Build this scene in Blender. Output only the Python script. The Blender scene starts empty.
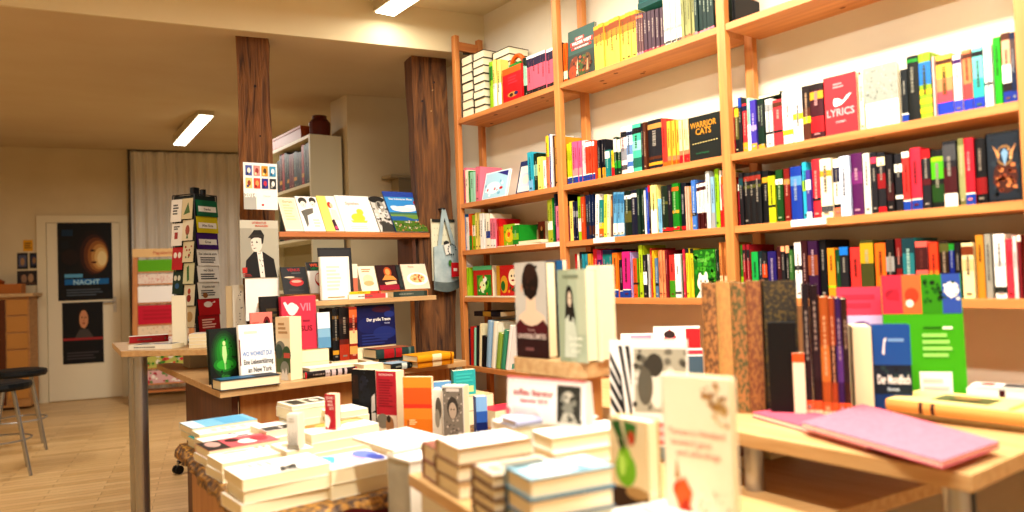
import bpy, bmesh, math, random
from mathutils import Vector as V, Matrix, Euler
random.seed(7)
PI = math.pi
COL = bpy.context.scene.collection

# ------------------------------------------------------------------ camera model (1024x512), used to lay the shop out
FPX, ROLL, PITCH, YAW, EYE = 735.0, .035, .028, math.radians(36.6), 1.23
CAM = V((0, 0, EYE))
F_ = V((math.sin(YAW)*math.cos(PITCH), math.cos(YAW)*math.cos(PITCH), math.sin(PITCH)))
R0 = V((math.cos(YAW), -math.sin(YAW), 0)); U0 = R0.cross(F_)
R_ = R0*math.cos(ROLL) - U0*math.sin(ROLL)
U_ = U0*math.cos(ROLL) + R0*math.sin(ROLL)
def proj(p):
    d = V(p) - CAM; z = d.dot(F_)
    return (512 + FPX*d.dot(R_)/z, 256 - FPX*d.dot(U_)/z)
def ray(x, y): return F_ + R_*((x-512)/FPX) - U_*((y-256)/FPX)
def onX(x, y, X): d = ray(x, y); return CAM + d*(X/d.x)
def onY(x, y, Y): d = ray(x, y); return CAM + d*(Y/d.y)
def onZ(x, y, z): d = ray(x, y); return CAM + d*((z-EYE)/d.z)
def height_at(p, ytop, lim=1.2):
    a, b = 0.0, lim
    for _ in range(40):
        m = (a+b)/2
        if proj(p + V((0, 0, m)))[1] > ytop: a = m
        else: b = m
    return (a+b)/2

# ------------------------------------------------------------------ materials
def s2l(c): return c/12.92 if c <= .04045 else ((c+.055)/1.055)**2.4
def rgb(h):
    h = h.lstrip('#')
    return tuple(s2l(int(h[i:i+2], 16)/255) for i in (0, 2, 4)) + (1,)
NAMED = dict(white='f4f2ec', cream='efe2bd', page='f1e6c6', ivory='f6f0dc', black='17161a', ink='232228', red='cc2230', pink='e0526e', rose='e88ea0',
  maroon='6a1826', orange='e8761f', salmon='e88a68', yellow='f0cf3a', lemon='f4e48a', lime='a6c92c', green='2f9a3a', dgreen='123f2a', teal='1f8f8c', cyan='48b9cc',
  sky='8fc3e2', blue='2456a8', navy='182450', dblue='14305a', purple='5a2a72', lilac='b8a0d0', brown='6a3c20', dbrown='35201a', tan='c79a5a', khaki='a8ab6c', olive='6b6a34',
  grey='9a9a98', lgrey='c8c8c4', dgrey='4a4a4c', gold='d9a83c', peach='f0b48c', magenta='d0388c', mint='a8d8c0', copper='b06030')
def hexof(c): return NAMED.get(c, c)
_m = {}
def mat(c, rough=.5, metal=0, emit=0, name=None):
    key = (c, rough, metal, emit)
    if key in _m: return _m[key]
    m = bpy.data.materials.new(name or ('paint_' + c)); m.use_nodes = True
    b = m.node_tree.nodes['Principled BSDF']
    col = rgb(hexof(c))
    if not emit:   # printed colours are deep: keep whites, enrich the rest
        mx, mn = max(col[:3]), min(col[:3]); sat = (mx-mn)/max(mx, 1e-4)
        g = 1.12 + .30*min(1, sat*1.4); col = tuple(v**g for v in col[:3]) + (1,)
    b.inputs['Base Color'].default_value = col; b.inputs['Roughness'].default_value = rough
    b.inputs['Metallic'].default_value = metal
    if not metal: b.inputs['Specular IOR Level'].default_value = .22
    if emit:
        b.inputs['Emission Color'].default_value = rgb(hexof(c)); b.inputs['Emission Strength'].default_value = emit
    _m[key] = m
    return m
def noise_mat(name, c1, c2, scale=(1, 1, 1), nscale=6, detail=6, rough=.6, bump=0, lo=.3, hi=.7, metal=0, coord='Object', distort=0):
    m = bpy.data.materials.new(name); m.use_nodes = True
    nt = m.node_tree; b = nt.nodes['Principled BSDF']; N = nt.nodes.new
    tc = N('ShaderNodeTexCoord'); mp = N('ShaderNodeMapping'); nz = N('ShaderNodeTexNoise'); cr = N('ShaderNodeValToRGB')
    mp.inputs['Scale'].default_value = scale
    nz.inputs['Scale'].default_value = nscale; nz.inputs['Detail'].default_value = detail; nz.inputs['Distortion'].default_value = distort
    cr.color_ramp.elements[0].color = rgb(hexof(c1)); cr.color_ramp.elements[1].color = rgb(hexof(c2))
    cr.color_ramp.elements[0].position = lo; cr.color_ramp.elements[1].position = hi
    L = nt.links.new
    L(tc.outputs[coord], mp.inputs[0]); L(mp.outputs[0], nz.inputs[0]); L(nz.outputs[0], cr.inputs[0]); L(cr.outputs[0], b.inputs['Base Color'])
    b.inputs['Roughness'].default_value = rough; b.inputs['Metallic'].default_value = metal
    if bump:
        bp = N('ShaderNodeBump'); bp.inputs['Strength'].default_value = bump; bp.inputs['Distance'].default_value = .02
        L(nz.outputs[0], bp.inputs['Height']); L(bp.outputs[0], b.inputs['Normal'])
    return m
PINE_Y = noise_mat('pine_along_shelf', 'b66c34', 'd08848', (14, .8, 14), 4, 5, .5)
PINE_Z = noise_mat('pine_upright', 'b26832', 'cc8642', (14, 14, .8), 4, 5, .5)
PINE_X = noise_mat('pine_crosswise', 'b06430', 'ca7e40', (.8, 14, 14), 4, 5, .5)
BEECH = noise_mat('beech_top', 'b88c58', 'ceaa78', (1.2, 16, 16), 4, 5, .45)
BEECHY = noise_mat('beech_top_along', 'b48852', 'caa470', (16, 1.2, 16), 4, 5, .45)
BODY = noise_mat('beech_panel', 'a86a34', 'c08848', (10, 10, .9), 4, 5, .5)
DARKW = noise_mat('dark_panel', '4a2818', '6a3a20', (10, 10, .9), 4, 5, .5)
TIMBER = noise_mat('old_timber', '2c160a', '8a5628', (9, 9, .8), 4, 12, .85, 1.0, .3, .72, distort=1.0)
WALLP = noise_mat('plaster_cream', 'ddd3bc', 'e5dcc8', (1, 1, 1), 3, 4, .9, .05)
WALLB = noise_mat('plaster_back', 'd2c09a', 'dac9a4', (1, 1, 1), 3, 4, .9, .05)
CEIL = noise_mat('ceiling_plaster', 'd6c8a2', 'dccfab', (1, 1, 1), 2, 4, .95, .04)
CEILB = noise_mat('ceiling_plaster_shaded', 'c8b28c', 'cebb96', (1, 1, 1), 2, 4, .95, .04)  # darker than CEIL: the weaker light at the back is put into the colour
STEEL = mat('b4b2b0', .3, .85, name='brushed_steel')
DSTEEL = mat('3a3a3c', .4, .6, name='dark_steel')
CLOTHM = noise_mat('brocade', '3a1e08', 'a87420', (1, 1, 1), 60, 3, .6, .5, .42, .62)
def floor_mat():
    m = bpy.data.materials.new('parquet'); m.use_nodes = True
    nt = m.node_tree; b = nt.nodes['Principled BSDF']; N = nt.nodes.new; L = nt.links.new
    tc = N('ShaderNodeTexCoord'); mp = N('ShaderNodeMapping'); mp.inputs['Rotation'].default_value = (0, 0, math.radians(14))
    br = N('ShaderNodeTexBrick'); br.inputs['Color1'].default_value = rgb('dcb47c'); br.inputs['Color2'].default_value = rgb('c49a60'); br.inputs['Mortar'].default_value = rgb('9a7040')
    br.inputs['Scale'].default_value = 1; br.inputs['Mortar Size'].default_value = .0022; br.inputs['Brick Width'].default_value = .62; br.inputs['Row Height'].default_value = .07
    nz = N('ShaderNodeTexNoise'); mp2 = N('ShaderNodeMapping'); mp2.inputs['Scale'].default_value = (1.5, 30, 1); mp2.inputs['Rotation'].default_value = (0, 0, math.radians(14))
    nz.inputs['Scale'].default_value = 3
    mx = N('ShaderNodeMixRGB'); mx.blend_type = 'OVERLAY'; mx.inputs[0].default_value = .35
    L(tc.outputs['Object'], mp.inputs[0]); L(mp.outputs[0], br.inputs['Vector']); L(tc.outputs['Object'], mp2.inputs[0]); L(mp2.outputs[0], nz.inputs[0])
    L(br.outputs[0], mx.inputs[1]); L(nz.outputs[0], mx.inputs[2]); L(mx.outputs[0], b.inputs['Base Color'])
    b.inputs['Roughness'].default_value = .32
    return m
FLOORM = floor_mat()

# ------------------------------------------------------------------ mesh accumulator
class MB:
    def __init__(s): s.v = []; s.f = []; s.m = []; s.mats = []
    def mi(s, m):
        if isinstance(m, str): m = mat(m)
        if m not in s.mats: s.mats.append(m)
        return s.mats.index(m)
    def face(s, pts, m):
        b = len(s.v); s.v += [tuple(p) for p in pts]; s.f.append(list(range(b, b+len(pts)))); s.m.append(s.mi(m))
    def hexa(s, p, m):   # 8 points: bottom ring ccw (0-3), top ring (4-7)
        b = len(s.v); s.v += [tuple(q) for q in p]
        for f in ((3, 2, 1, 0), (4, 5, 6, 7), (0, 1, 5, 4), (1, 2, 6, 5), (2, 3, 7, 6), (3, 0, 4, 7)):
            s.f.append([b+i for i in f]); s.m.append(s.mi(m))
    def box(s, x0, x1, y0, y1, z0, z1, m):
        s.hexa([(x0, y0, z0), (x1, y0, z0), (x1, y1, z0), (x0, y1, z0), (x0, y0, z1), (x1, y0, z1), (x1, y1, z1), (x0, y1, z1)], m)
    def prism(s, poly, z0, z1, m):
        n = len(poly); b = len(s.v); k = s.mi(m)
        s.v += [(p[0], p[1], z0) for p in poly] + [(p[0], p[1], z1) for p in poly]
        s.f.append([b+i for i in reversed(range(n))]); s.m.append(k)
        s.f.append([b+n+i for i in range(n)]); s.m.append(k)
        for i in range(n):
            j = (i+1) % n; s.f.append([b+i, b+j, b+n+j, b+n+i]); s.m.append(k)
    def tube(s, a, b_, r, m, n=12, r2=None):
        a = V(a); b_ = V(b_); d = (b_-a).normalized(); r2 = r if r2 is None else r2
        t = V((0, 0, 1)) if abs(d.z) < .9 else V((1, 0, 0)); e = d.cross(t).normalized(); g = d.cross(e)
        b = len(s.v); k = s.mi(m)
        for c, rr in ((a, r), (b_, r2)):
            for i in range(n):
                q = c + (e*math.cos(2*PI*i/n) + g*math.sin(2*PI*i/n))*rr; s.v.append(tuple(q))
        s.f.append([b+i for i in reversed(range(n))]); s.m.append(k); s.f.append([b+n+i for i in range(n)]); s.m.append(k)
        for i in range(n):
            j = (i+1) % n; s.f.append([b+i, b+j, b+n+j, b+n+i]); s.m.append(k)
    def path(s, pts, r, m, n=8):
        for a, b_ in zip(pts, pts[1:]): s.tube(a, b_, r, m, n)
    def lathe(s, prof, m, c=(0, 0, 0), n=20):
        b = len(s.v); k = s.mi(m)
        for r, z in prof:
            for i in range(n): s.v.append((c[0]+r*math.cos(2*PI*i/n), c[1]+r*math.sin(2*PI*i/n), c[2]+z))
        for q in range(len(prof)-1):
            for i in range(n):
                j = (i+1) % n; s.f.append([b+q*n+i, b+q*n+j, b+(q+1)*n+j, b+(q+1)*n+i]); s.m.append(k)
        s.f.append([b+i for i in reversed(range(n))]); s.m.append(k)
        s.f.append([b+(len(prof)-1)*n+i for i in range(n)]); s.m.append(k)
    def build(s, name, parent=None, loc=None, M=None, bevel=0):
        me = bpy.data.meshes.new(name); me.from_pydata(s.v, [], s.f)
        for m in s.mats: me.materials.append(m)
        for p, k in zip(me.polygons, s.m): p.material_index = k
        me.update()
        o = bpy.data.objects.new(name, me); COL.objects.link(o)
        if parent: o.parent = parent
        if M is not None: o.matrix_world = M
        elif loc is not None: o.location = loc
        if bevel:
            b = o.modifiers.new('edge', 'BEVEL'); b.width = bevel; b.segments = 2; b.limit_method = 'ANGLE'
        return o
LABELS = {}
def tag(o, label, cat, group=None, share=False):
    o['label'] = label; o['category'] = cat
    if group: o['group'] = group
    LABELS.setdefault(label, []).append(o.name)
    return o
def struct(o): o['kind'] = 'structure'; return o
def thing(name, label, cat, loc=(0, 0, 0), rz=0, group=None):
    o = bpy.data.objects.new(name, None); COL.objects.link(o); o.location = loc; o.rotation_euler = (0, 0, rz); o.empty_display_size = .05
    return tag(o, label, cat, group)

# ------------------------------------------------------------------ lettering and printed art
_txt = {}
def text_geo(t):
    if t in _txt: return _txt[t]
    cu = bpy.data.curves.new('t', 'FONT'); cu.body = t; cu.resolution_u = 2; cu.offset = .022
    ob = bpy.data.objects.new('t', cu); COL.objects.link(ob)
    dg = bpy.context.evaluated_depsgraph_get(); ev = ob.evaluated_get(dg); me = ev.to_mesh()
    vs = [(v.co.x, v.co.y) for v in me.vertices]; fs = [list(p.vertices) for p in me.polygons]
    ev.to_mesh_clear(); bpy.data.objects.remove(ob); bpy.data.curves.remove(cu)
    _txt[t] = (vs, fs)
    return _txt[t]
def paint(mb, art, O, U, W, w, h, N, eps=.0005):
    """flat printed shapes on the rectangle with corner O, axes U and W, w by h, seen from N"""
    O = V(O); U = V(U); W = V(W); N = V(N); k = 0
    flip = U.cross(W).dot(N) < 0
    def P(u, v): return O + U*(u*w) + W*(v*h) + N*(eps + k*.00012)
    def F(pts, c):
        pts = [P(*q) for q in pts]
        mb.face(pts[::-1] if flip else pts, c)
    for a in art:
        k += 1; t = a[0]
        if t == 'r': _, u0, v0, u1, v1, c = a; F([(u0, v0), (u1, v0), (u1, v1), (u0, v1)], c)
        elif t == 'e':
            _, cu, cv, ru, rv, c = a
            F([(cu + ru*math.cos(2*PI*i/18), cv + rv*math.sin(2*PI*i/18)) for i in range(18)], c)
        elif t == 'p': F(a[1], a[2])
        elif t == 't':   # ('t', text, u of the centre, v of the baseline, letter height as share of h, colour, max width share)
            _, s, cu, cv, sz, c = a[:6]; mw = a[6] if len(a) > 6 else .9
            vs, fs = text_geo(s)
            if not vs: continue
            x0 = min(q[0] for q in vs); x1 = max(q[0] for q in vs); H = .7
            sc = sz*h/H; sx = min(sc, mw*w/max(x1-x0, 1e-4))
            b = len(mb.v); mi = mb.mi(c)
            for q in vs:
                p = O + U*(cu*w + (q[0]-(x0+x1)/2)*sx) + W*(cv*h + q[1]*sc) + N*(eps + k*.00012); mb.v.append(tuple(p))
            for f in fs: mb.f.append([b+i for i in (f[::-1] if flip else f)]); mb.m.append(mi)
        elif t == 'l':   # lines of print: ('l', u0, u1, v0, v1, n, colour)
            _, u0, u1, v0, v1, n, c = a
            for i in range(n):
                v = v1 - (v1-v0)*(i+.5)/n; e = u1 - (u1-u0)*random.uniform(0, .35); hh = (v1-v0)/n*.28
                F([(u0, v-hh), (e, v-hh), (e, v+hh), (u0, v+hh)], c)
        elif t == 's':   # speckle: ('s', u0, v0, u1, v1, n, colours, size)
            _, u0, v0, u1, v1, n, cs, sz = a
            for i in range(n):
                cu = random.uniform(u0, u1); cv = random.uniform(v0, v1); r = sz*random.uniform(.5, 1.2); c = random.choice(cs); rot = random.uniform(0, PI)
                F([(min(.985, max(.015, cu + r*math.cos(rot + 2*PI*i/5)*random.uniform(.6, 1.1))), min(.985, max(.015, cv + r*math.sin(rot + 2*PI*i/5)*random.uniform(.6, 1.1)*w/h))) for i in range(5)], c)

def lum(c):
    if not isinstance(c, str): return .3
    r = rgb(hexof(c)); return .3*r[0] + .6*r[1] + .1*r[2]
def blend(a, b, k):
    if not isinstance(a, str): return b
    a = hexof(a); b = hexof(b)
    return ''.join('%02x' % int(int(a[i:i+2], 16)*(1-k) + int(b[i:i+2], 16)*k) for i in (0, 2, 4))
def book_mesh(w, h, t, cover, spine=None, front=None, hard=False, page='page', back=None, spine_rule=True):
    """a closed standing book: cover face -y, spine -x, base at z=0"""
    cb = .0025 if hard else .0009
    ov = .003 if hard else 0.0
    cv = MB(); x0, x1, y0, y1 = -w/2, w/2, -t/2, t/2
    cv.box(x0, x1, y0, y0+cb, 0, h, cover); cv.box(x0, x1, y1-cb, y1, 0, h, cover)
    n = 4 if hard else 1
    bul = min(.004, t*.15) if hard else 0
    pts = [(x0 - bul*math.sin(PI*i/n) if n > 1 else x0, y0 + t*i/n) for i in range(n+1)]
    outer = pts; inner = [(x0 + cb, p[1]) for p in pts]
    cv.prism([inner[i] for i in range(n+1)] + outer[::-1], 0, h, cover)
    sp = spine or []
    for i in range(n):
        a, b = outer[i], outer[i+1]
        U = V((b[0]-a[0], b[1]-a[1], 0)); L = U.length; U = U/L; Nn = V((U.y*-1, U.x, 0))
        if Nn.x > 0: Nn = -Nn
        paint(cv, [('r', 0, s[0], 1, s[1], s[2]) for s in sp if s[0] != 'd'], (a[0], a[1], 0), U, (0, 0, 1), L, h, Nn, .0004)
    if spine_rule and t > .008:
        # a column of small marks in place of the unreadable spine lettering
        ink = blend(cover, 'f4e8d0' if lum(cover) < .25 else '201818', .55)
        z = .93 - random.uniform(.05, .2); marks = []
        e = random.uniform(.3, .6)
        while z > e:
            q = random.uniform(.012, .04); marks.append(('r', .38, z-q, .62, z, ink)); z -= q + random.uniform(.006, .02)
        if random.random() < .5: marks.append(('r', .28, .07, .72, .1, ink))
        paint(cv, marks, (x0-bul, y0, 0), (0, 1, 0), (0, 0, 1), t, h, (-1, 0, 0), .0009)
    if front: paint(cv, front, (x0, y0, 0), (1, 0, 0), (0, 0, 1), w, h, (0, -1, 0), .0005)
    if back: paint(cv, back, (x1, y1, 0), (-1, 0, 0), (0, 0, 1), w, h, (0, 1, 0), .0005)
    pg = MB(); pg.box(x0 + cb + .0005, x1 - ov - .0008, y0 + cb, y1 - cb, ov + .0003, h - ov - .0003, page)
    return cv, pg
def add_book(name, label, cat, M, w, h, t, cover, group=None, **kw):
    cv, pg = book_mesh(w, h, t, cover, **kw)
    o = cv.build(name, M=M); tag(o, label, cat, group)
    p = pg.build('page_block', parent=o)
    return o

def RZ(a): return Matrix.Rotation(a, 4, 'Z')
def stand(label, bl, xr, z, deg, ytop, t, cover, name='book', cat='book', lean=0, group=None, w=None, h=None, X=None, Y=None, **kw):
    """stand a book with its front's lower left corner at pixel bl on the plane z; width up to pixel xr, height up to ytop"""
    a = math.radians(deg); p = onZ(bl[0], bl[1], z); u = V((math.cos(a), math.sin(a), 0))
    if Y is not None or X is not None:
        lo_, hi_ = (-1.0, 3.0) if X is None else (6.0, -1.0)
        for _ in range(50):
            mm = (lo_+hi_)/2; q = V((mm, Y, z)) if X is None else V((X, mm, z))
            if proj(q)[0] < bl[0]: lo_ = mm
            else: hi_ = mm
        p = q
    if w is None:
        lo, hi = 0.0, .6
        for _ in range(40):
            m = (lo+hi)/2
            if proj(p + u*m)[0] < xr: lo = m
            else: hi = m
        w = lo
    if h is None: h = height_at(p, ytop, .6)/max(.5, math.cos(math.radians(lean)))
    back = V((-u.y, u.x, 0))
    c = p + u*(w/2) + back*(t/2)
    th = math.radians(lean)
    M = Matrix.Translation(p + u*(w/2) + V((0, 0, t*math.sin(th)))) @ RZ(a) @ Matrix.Rotation(-th, 4, 'X') @ Matrix.Translation((0, t/2, 0))
    return add_book(name, label, cat, M, w, h, t, cover, group, **kw)
def flat(label, corner, deg, Lu, Lv, z, t, cover, edge='F', name='book', cat='book', group=None, **kw):
    """lay a book with its near left corner at the point corner, long side Lu along deg, Lv away; edge = side the spine is on"""
    a = math.radians(deg); u = V((math.cos(a), math.sin(a), 0)); v = V((-u.y, u.x, 0)); Z = V((0, 0, 1))
    c = V((corner[0], corner[1], z + t/2)) + u*(Lu/2) + v*(Lv/2)
    dx, dz, w, h = {'B': (-v, u, Lv, Lu), 'F': (v, -u, Lv, Lu), 'L': (u, v, Lu, Lv), 'R': (-u, -v, Lu, Lv)}[edge]
    M = Matrix.Identity(4)
    for i in range(3):
        M[i][0] = dx[i]; M[i][1] = -Z[i]; M[i][2] = dz[i]; M[i][3] = (c - dz*(h/2))[i]
    return add_book(name, label, cat, M, w, h, t, cover, group, **kw)
def sheet(name, label, cat, O, U, W, w, h, color, art, t=.001, group=None, parent=None):
    """a thin printed sheet or board with corner O"""
    O = V(O); U = V(U).normalized(); W = V(W).normalized(); N = U.cross(W); m = MB()
    p = [O, O+U*w, O+U*w+W*h, O+W*h]
    m.hexa([q - N*t for q in p] + p, color)
    paint(m, art, O, U, W, w, h, N, .0006)
    o = m.build(name, parent=parent)
    if label: tag(o, label, cat, group)
    return o

def flat2(label, A, B, ztop, Lv, t, cover, **kw):
    """lay a book whose near top edge runs between the pixels A and B at height ztop"""
    a = onZ(A[0], A[1], ztop); b = onZ(B[0], B[1], ztop); d = b-a
    return flat(label, a, math.degrees(math.atan2(d.y, d.x)), kw.pop('Lu', d.length), Lv, ztop - t, t, cover, **kw)
def atY(x, Y, z):
    """the point at distance Y and height z that shows in pixel column x"""
    lo, hi = -1.0, 3.0
    for _ in range(50):
        m = (lo+hi)/2
        if proj((m, Y, z))[0] < x: lo = m
        else: hi = m
    return V((lo, Y, z))
# ------------------------------------------------------------------ the room
WX = 2.235                                   # shelf wall
BA = math.radians(105.5); BE = V((math.sin(BA), math.cos(BA), 0)); BN = V((-BE.y*-1, BE.x, 0))
BE = V((.9636, -.2672, 0)); BIN = V((-.2672, -.9636, 0))   # along the back wall; into the room
BP = V((.67, 9.80, 0))                       # foot of the door's near jamb
def bw(s, d=0, z=0): q = BP + BE*s + BIN*d; return V((q.x, q.y, z))
LX, RY = -2.6, -2.2
def slabwall(name, a, b, z0, z1, thick, m):
    a = V(a); b = V(b); d = (b-a).normalized(); n = V((d.y, -d.x, 0))*thick
    mb = MB(); q = [a, b, b+n, a+n]
    mb.prism([(p.x, p.y) for p in (q if n.dot(V((-d.y, d.x, 0))) > 0 else q[::-1])], z0, z1, m)
    return struct(mb.build(name))
bl, br = bw(-3.7), bw(3.4)
m = MB(); m.prism([(LX-.1, RY-.1), (3.6, RY-.1), (4.2, 9.6), (bl.x-.3, bl.y+.4)], -.05, 0, FLOORM); struct(m.build('floor'))
m = MB(); m.box(WX, WX+.12, RY, 3.66, 0, 2.68, WALLP); struct(m.build('wall_shelf_side'))
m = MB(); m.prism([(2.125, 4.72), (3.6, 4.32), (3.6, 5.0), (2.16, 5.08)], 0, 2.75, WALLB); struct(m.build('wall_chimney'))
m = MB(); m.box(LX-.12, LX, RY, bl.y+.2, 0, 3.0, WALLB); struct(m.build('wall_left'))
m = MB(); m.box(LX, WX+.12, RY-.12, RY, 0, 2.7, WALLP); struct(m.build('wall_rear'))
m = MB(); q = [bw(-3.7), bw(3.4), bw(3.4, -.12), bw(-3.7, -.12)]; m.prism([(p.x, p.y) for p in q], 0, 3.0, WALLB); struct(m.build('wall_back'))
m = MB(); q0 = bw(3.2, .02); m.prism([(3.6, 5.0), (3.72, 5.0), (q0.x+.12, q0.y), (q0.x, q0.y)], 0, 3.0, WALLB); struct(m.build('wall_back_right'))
# the front ceiling, the step, and the back ceiling climbing gently away from it
SP, SE = onZ(0, 5, 2.42), onZ(452, 52, 2.42); SD = (SE-SP); SD.z = 0; SD.normalize()
def stp(X): t = (X-SP.x)/SD.x; return V((X, SP.y + SD.y*t, 0))
a, b = stp(LX-.1), stp(WX+.1)
m = MB(); m.prism([(LX-.1, RY-.1), (WX+.12, RY-.1), (b.x, b.y), (a.x, a.y)], 2.63, 2.72, CEIL); struct(m.build('ceiling'))
c, d = bw(-3.9, -.3), bw(3.6, -.3)
def cz(p, base=2.42):
    k = (V((p.x, p.y, 0)) - stp(p.x)).dot(V((-SD.y, SD.x, 0)))
    return base + k*.074
b2 = stp(3.8)
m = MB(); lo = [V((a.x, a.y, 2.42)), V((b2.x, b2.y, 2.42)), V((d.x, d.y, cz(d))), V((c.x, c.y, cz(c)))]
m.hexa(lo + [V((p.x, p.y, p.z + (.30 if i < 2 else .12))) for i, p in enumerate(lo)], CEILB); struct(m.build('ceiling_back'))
m = MB(); n_ = V((SD.y, -SD.x, 0))*.015
m.prism([(a.x+n_.x, a.y+n_.y), (b.x+n_.x, b.y+n_.y), (b.x, b.y), (a.x, a.y)], 2.415, 2.63, CEIL)
struct(m.build('trim_step'))
# door in the back wall
t = thing('door_1', 'white panel door with two dark film posters', 'door', bw(.43)); t['kind'] = 'structure'
del t['category']
def bwbox(mb, s0, s1, d0, d1, z0, z1, mm):
    q = [bw(s0, d1), bw(s1, d1), bw(s1, d0), bw(s0, d0)]; mb.prism([(p.x, p.y) for p in q], z0, z1, mm)
DW = mat('e9dfc4', .5)
def child(o, par):
    o.parent = par; o.matrix_parent_inverse = Matrix.Translation(par.location).inverted(); return o
m = MB()
for s0, s1, z0, z1 in ((-.03, .06, 0, 2.1), (.80, .89, 0, 2.1), (.06, .80, 2.02, 2.1)): bwbox(m, s0, s1, 0, .03, z0, z1, DW)
child(m.build('door_frame'), t)
m = MB(); bwbox(m, .065, .795, 0, .018, .01, 2.015, mat('ece3cb', .45)); child(m.build('door_leaf'), t)
m = MB(); q = bw(.735, .02, 1.06); bwbox(m, .72, .75, .018, .024, .98, 1.16, STEEL); m.tube(bw(.735, .02, 1.1), bw(.735, .06, 1.1), .009, STEEL); m.tube(bw(.735, .06, 1.1), bw(.62, .06, 1.1), .009, STEEL)
child(m.build('door_handle'), t)
def wallsheet(name, label, cat, x0, y0, x1, y1, d, color, art, group=None):
    """poster on the back wall between pixel corners (x0,y0) top left and (x1,y1) bottom right"""
    P = bw(0, d)
    def hit(x, y):
        r = ray(x, y); k = (P-CAM).dot(BIN)/r.dot(BIN); return CAM + r*k
    A = hit(x0, y0); B = hit(x1, y1); O = V((A.x, A.y, B.z)); w = (B-A); w.z = 0
    return sheet(name, label, cat, O, BE, (0, 0, 1), w.length, A.z-B.z, color, art, .002, group)
wallsheet('poster', 'large dark film poster of a glowing face, blue lettering band, on the white door', 'poster', 57, 222, 113, 299, .024, '0e0f14', [
    ('e', .60, .62, .36, .32, '1a100e'), ('e', .64, .60, .31, .29, '2e1810'), ('e', .67, .58, .27, .26, '54301a'), ('e', .70, .57, .23, .23, '85552c'), ('e', .735, .56, .19, .20, 'b07c46'), ('e', .765, .55, .155, .165, 'd2a468'), ('e', .79, .54, .12, .13, 'e8c88c'), ('e', .81, .53, .085, .095, 'f6e2b0'), ('e', .64, .63, .05, .014, '3a2010'), ('e', .66, .48, .05, .014, '6a3020'), ('e', .22, .55, .16, .10, '3a2216'), ('r', .08, .82, .28, .9, '1c4a66'), ('r', .06, .66, .2, .76, '18242c'),
    ('r', .12, .20, .93, .27, '2a86c0'), ('r', .12, .29, .45, .335, '7ab8d8'), ('t', 'NACHT', .52, .2, .06, 'b8e0f0'), ('l', .15, .85, .05, .15, 3, '5a6470')])
wallsheet('poster', 'smaller dark poster of a pale face with red band, below the film poster', 'poster', 62, 303, 104, 362, .024, '141218', [
    ('e', .5, .72, .17, .2, '2c1c14'), ('e', .52, .72, .11, .15, 'd8a480'), ('e', .48, .75, .018, .012, '2a1810'), ('e', .56, .75, .018, .012, '2a1810'), ('e', .52, .655, .035, .012, '9a4a40'), ('p', [(.52, .74), (.505, .69), (.535, .69)], 'b8805c'),
    ('p', [(.3, .42), (.42, .56), (.62, .56), (.76, .42)], '58504c'), ('r', 0, .38, 1, .42, 'b04848'), ('l', .1, .9, .06, .2, 3, '4a4448')])
wallsheet('note', 'yellow paper note pinned on the wall above the counter', 'note', 23, 240, 33, 251, .004, 'e8b838', [('l', .15, .85, .2, .8, 3, 'a87818')])
wallsheet('photo_print', 'dark blue framed photo under the yellow note', 'photo', 17, 253, 28, 269, .004, '3a3a40', [('r', .15, .15, .85, .85, '6a7088'), ('e', .5, .45, .2, .25, 'b89878')])
wallsheet('photo_print', 'dark photo print beside the door frame, next to the blue one', 'photo', 29.5, 253, 41, 268, .004, '2a2c38', [('r', .12, .2, .88, .85, '4a5068'), ('e', .4, .5, .16, .22, 'a88868')])
wallsheet('photo_print', 'dark group photo just above the counter top', 'photo', 17, 271, 40, 285, .004, '3c3434', [('e', .3, .45, .13, .3, 'b09078'), ('e', .6, .5, .12, .3, 'c0a080'), ('r', .05, .05, .95, .2, '705848')])
# curtain
m = MB(); n = 150; L0, L1 = .93, 3.0; top = 2.84
CURT = noise_mat('curtain_linen', 'd8d0c4', 'ece6dc', (1, 1, .2), 8, 3, .9)
pp = []
for i in range(n+1):
    s = L0 + (L1-L0)*i/n; dd = .10 + .03*math.sin(s*46) + .012*math.sin(s*103+1)
    pp.append((bw(s, dd, .03), bw(s, dd*.8+.02, top)))
for p, q in zip(pp, pp[1:]): m.face([p[0], q[0], q[1], p[1]], CURT)
o = m.build('curtain'); tag(o, 'floor-length greyish linen curtain hanging beside the white door', 'curtain')
m = MB(); m.tube(bw(L0-.03, .1, top+.02), bw(L1, .1, top+.02), .014, DSTEEL); m.tube(bw(L0-.012, .1, 0), bw(L0-.012, .1, top+.02), .014, mat('5a5248', .6))
child(m.build('curtain_rail'), o)
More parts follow.
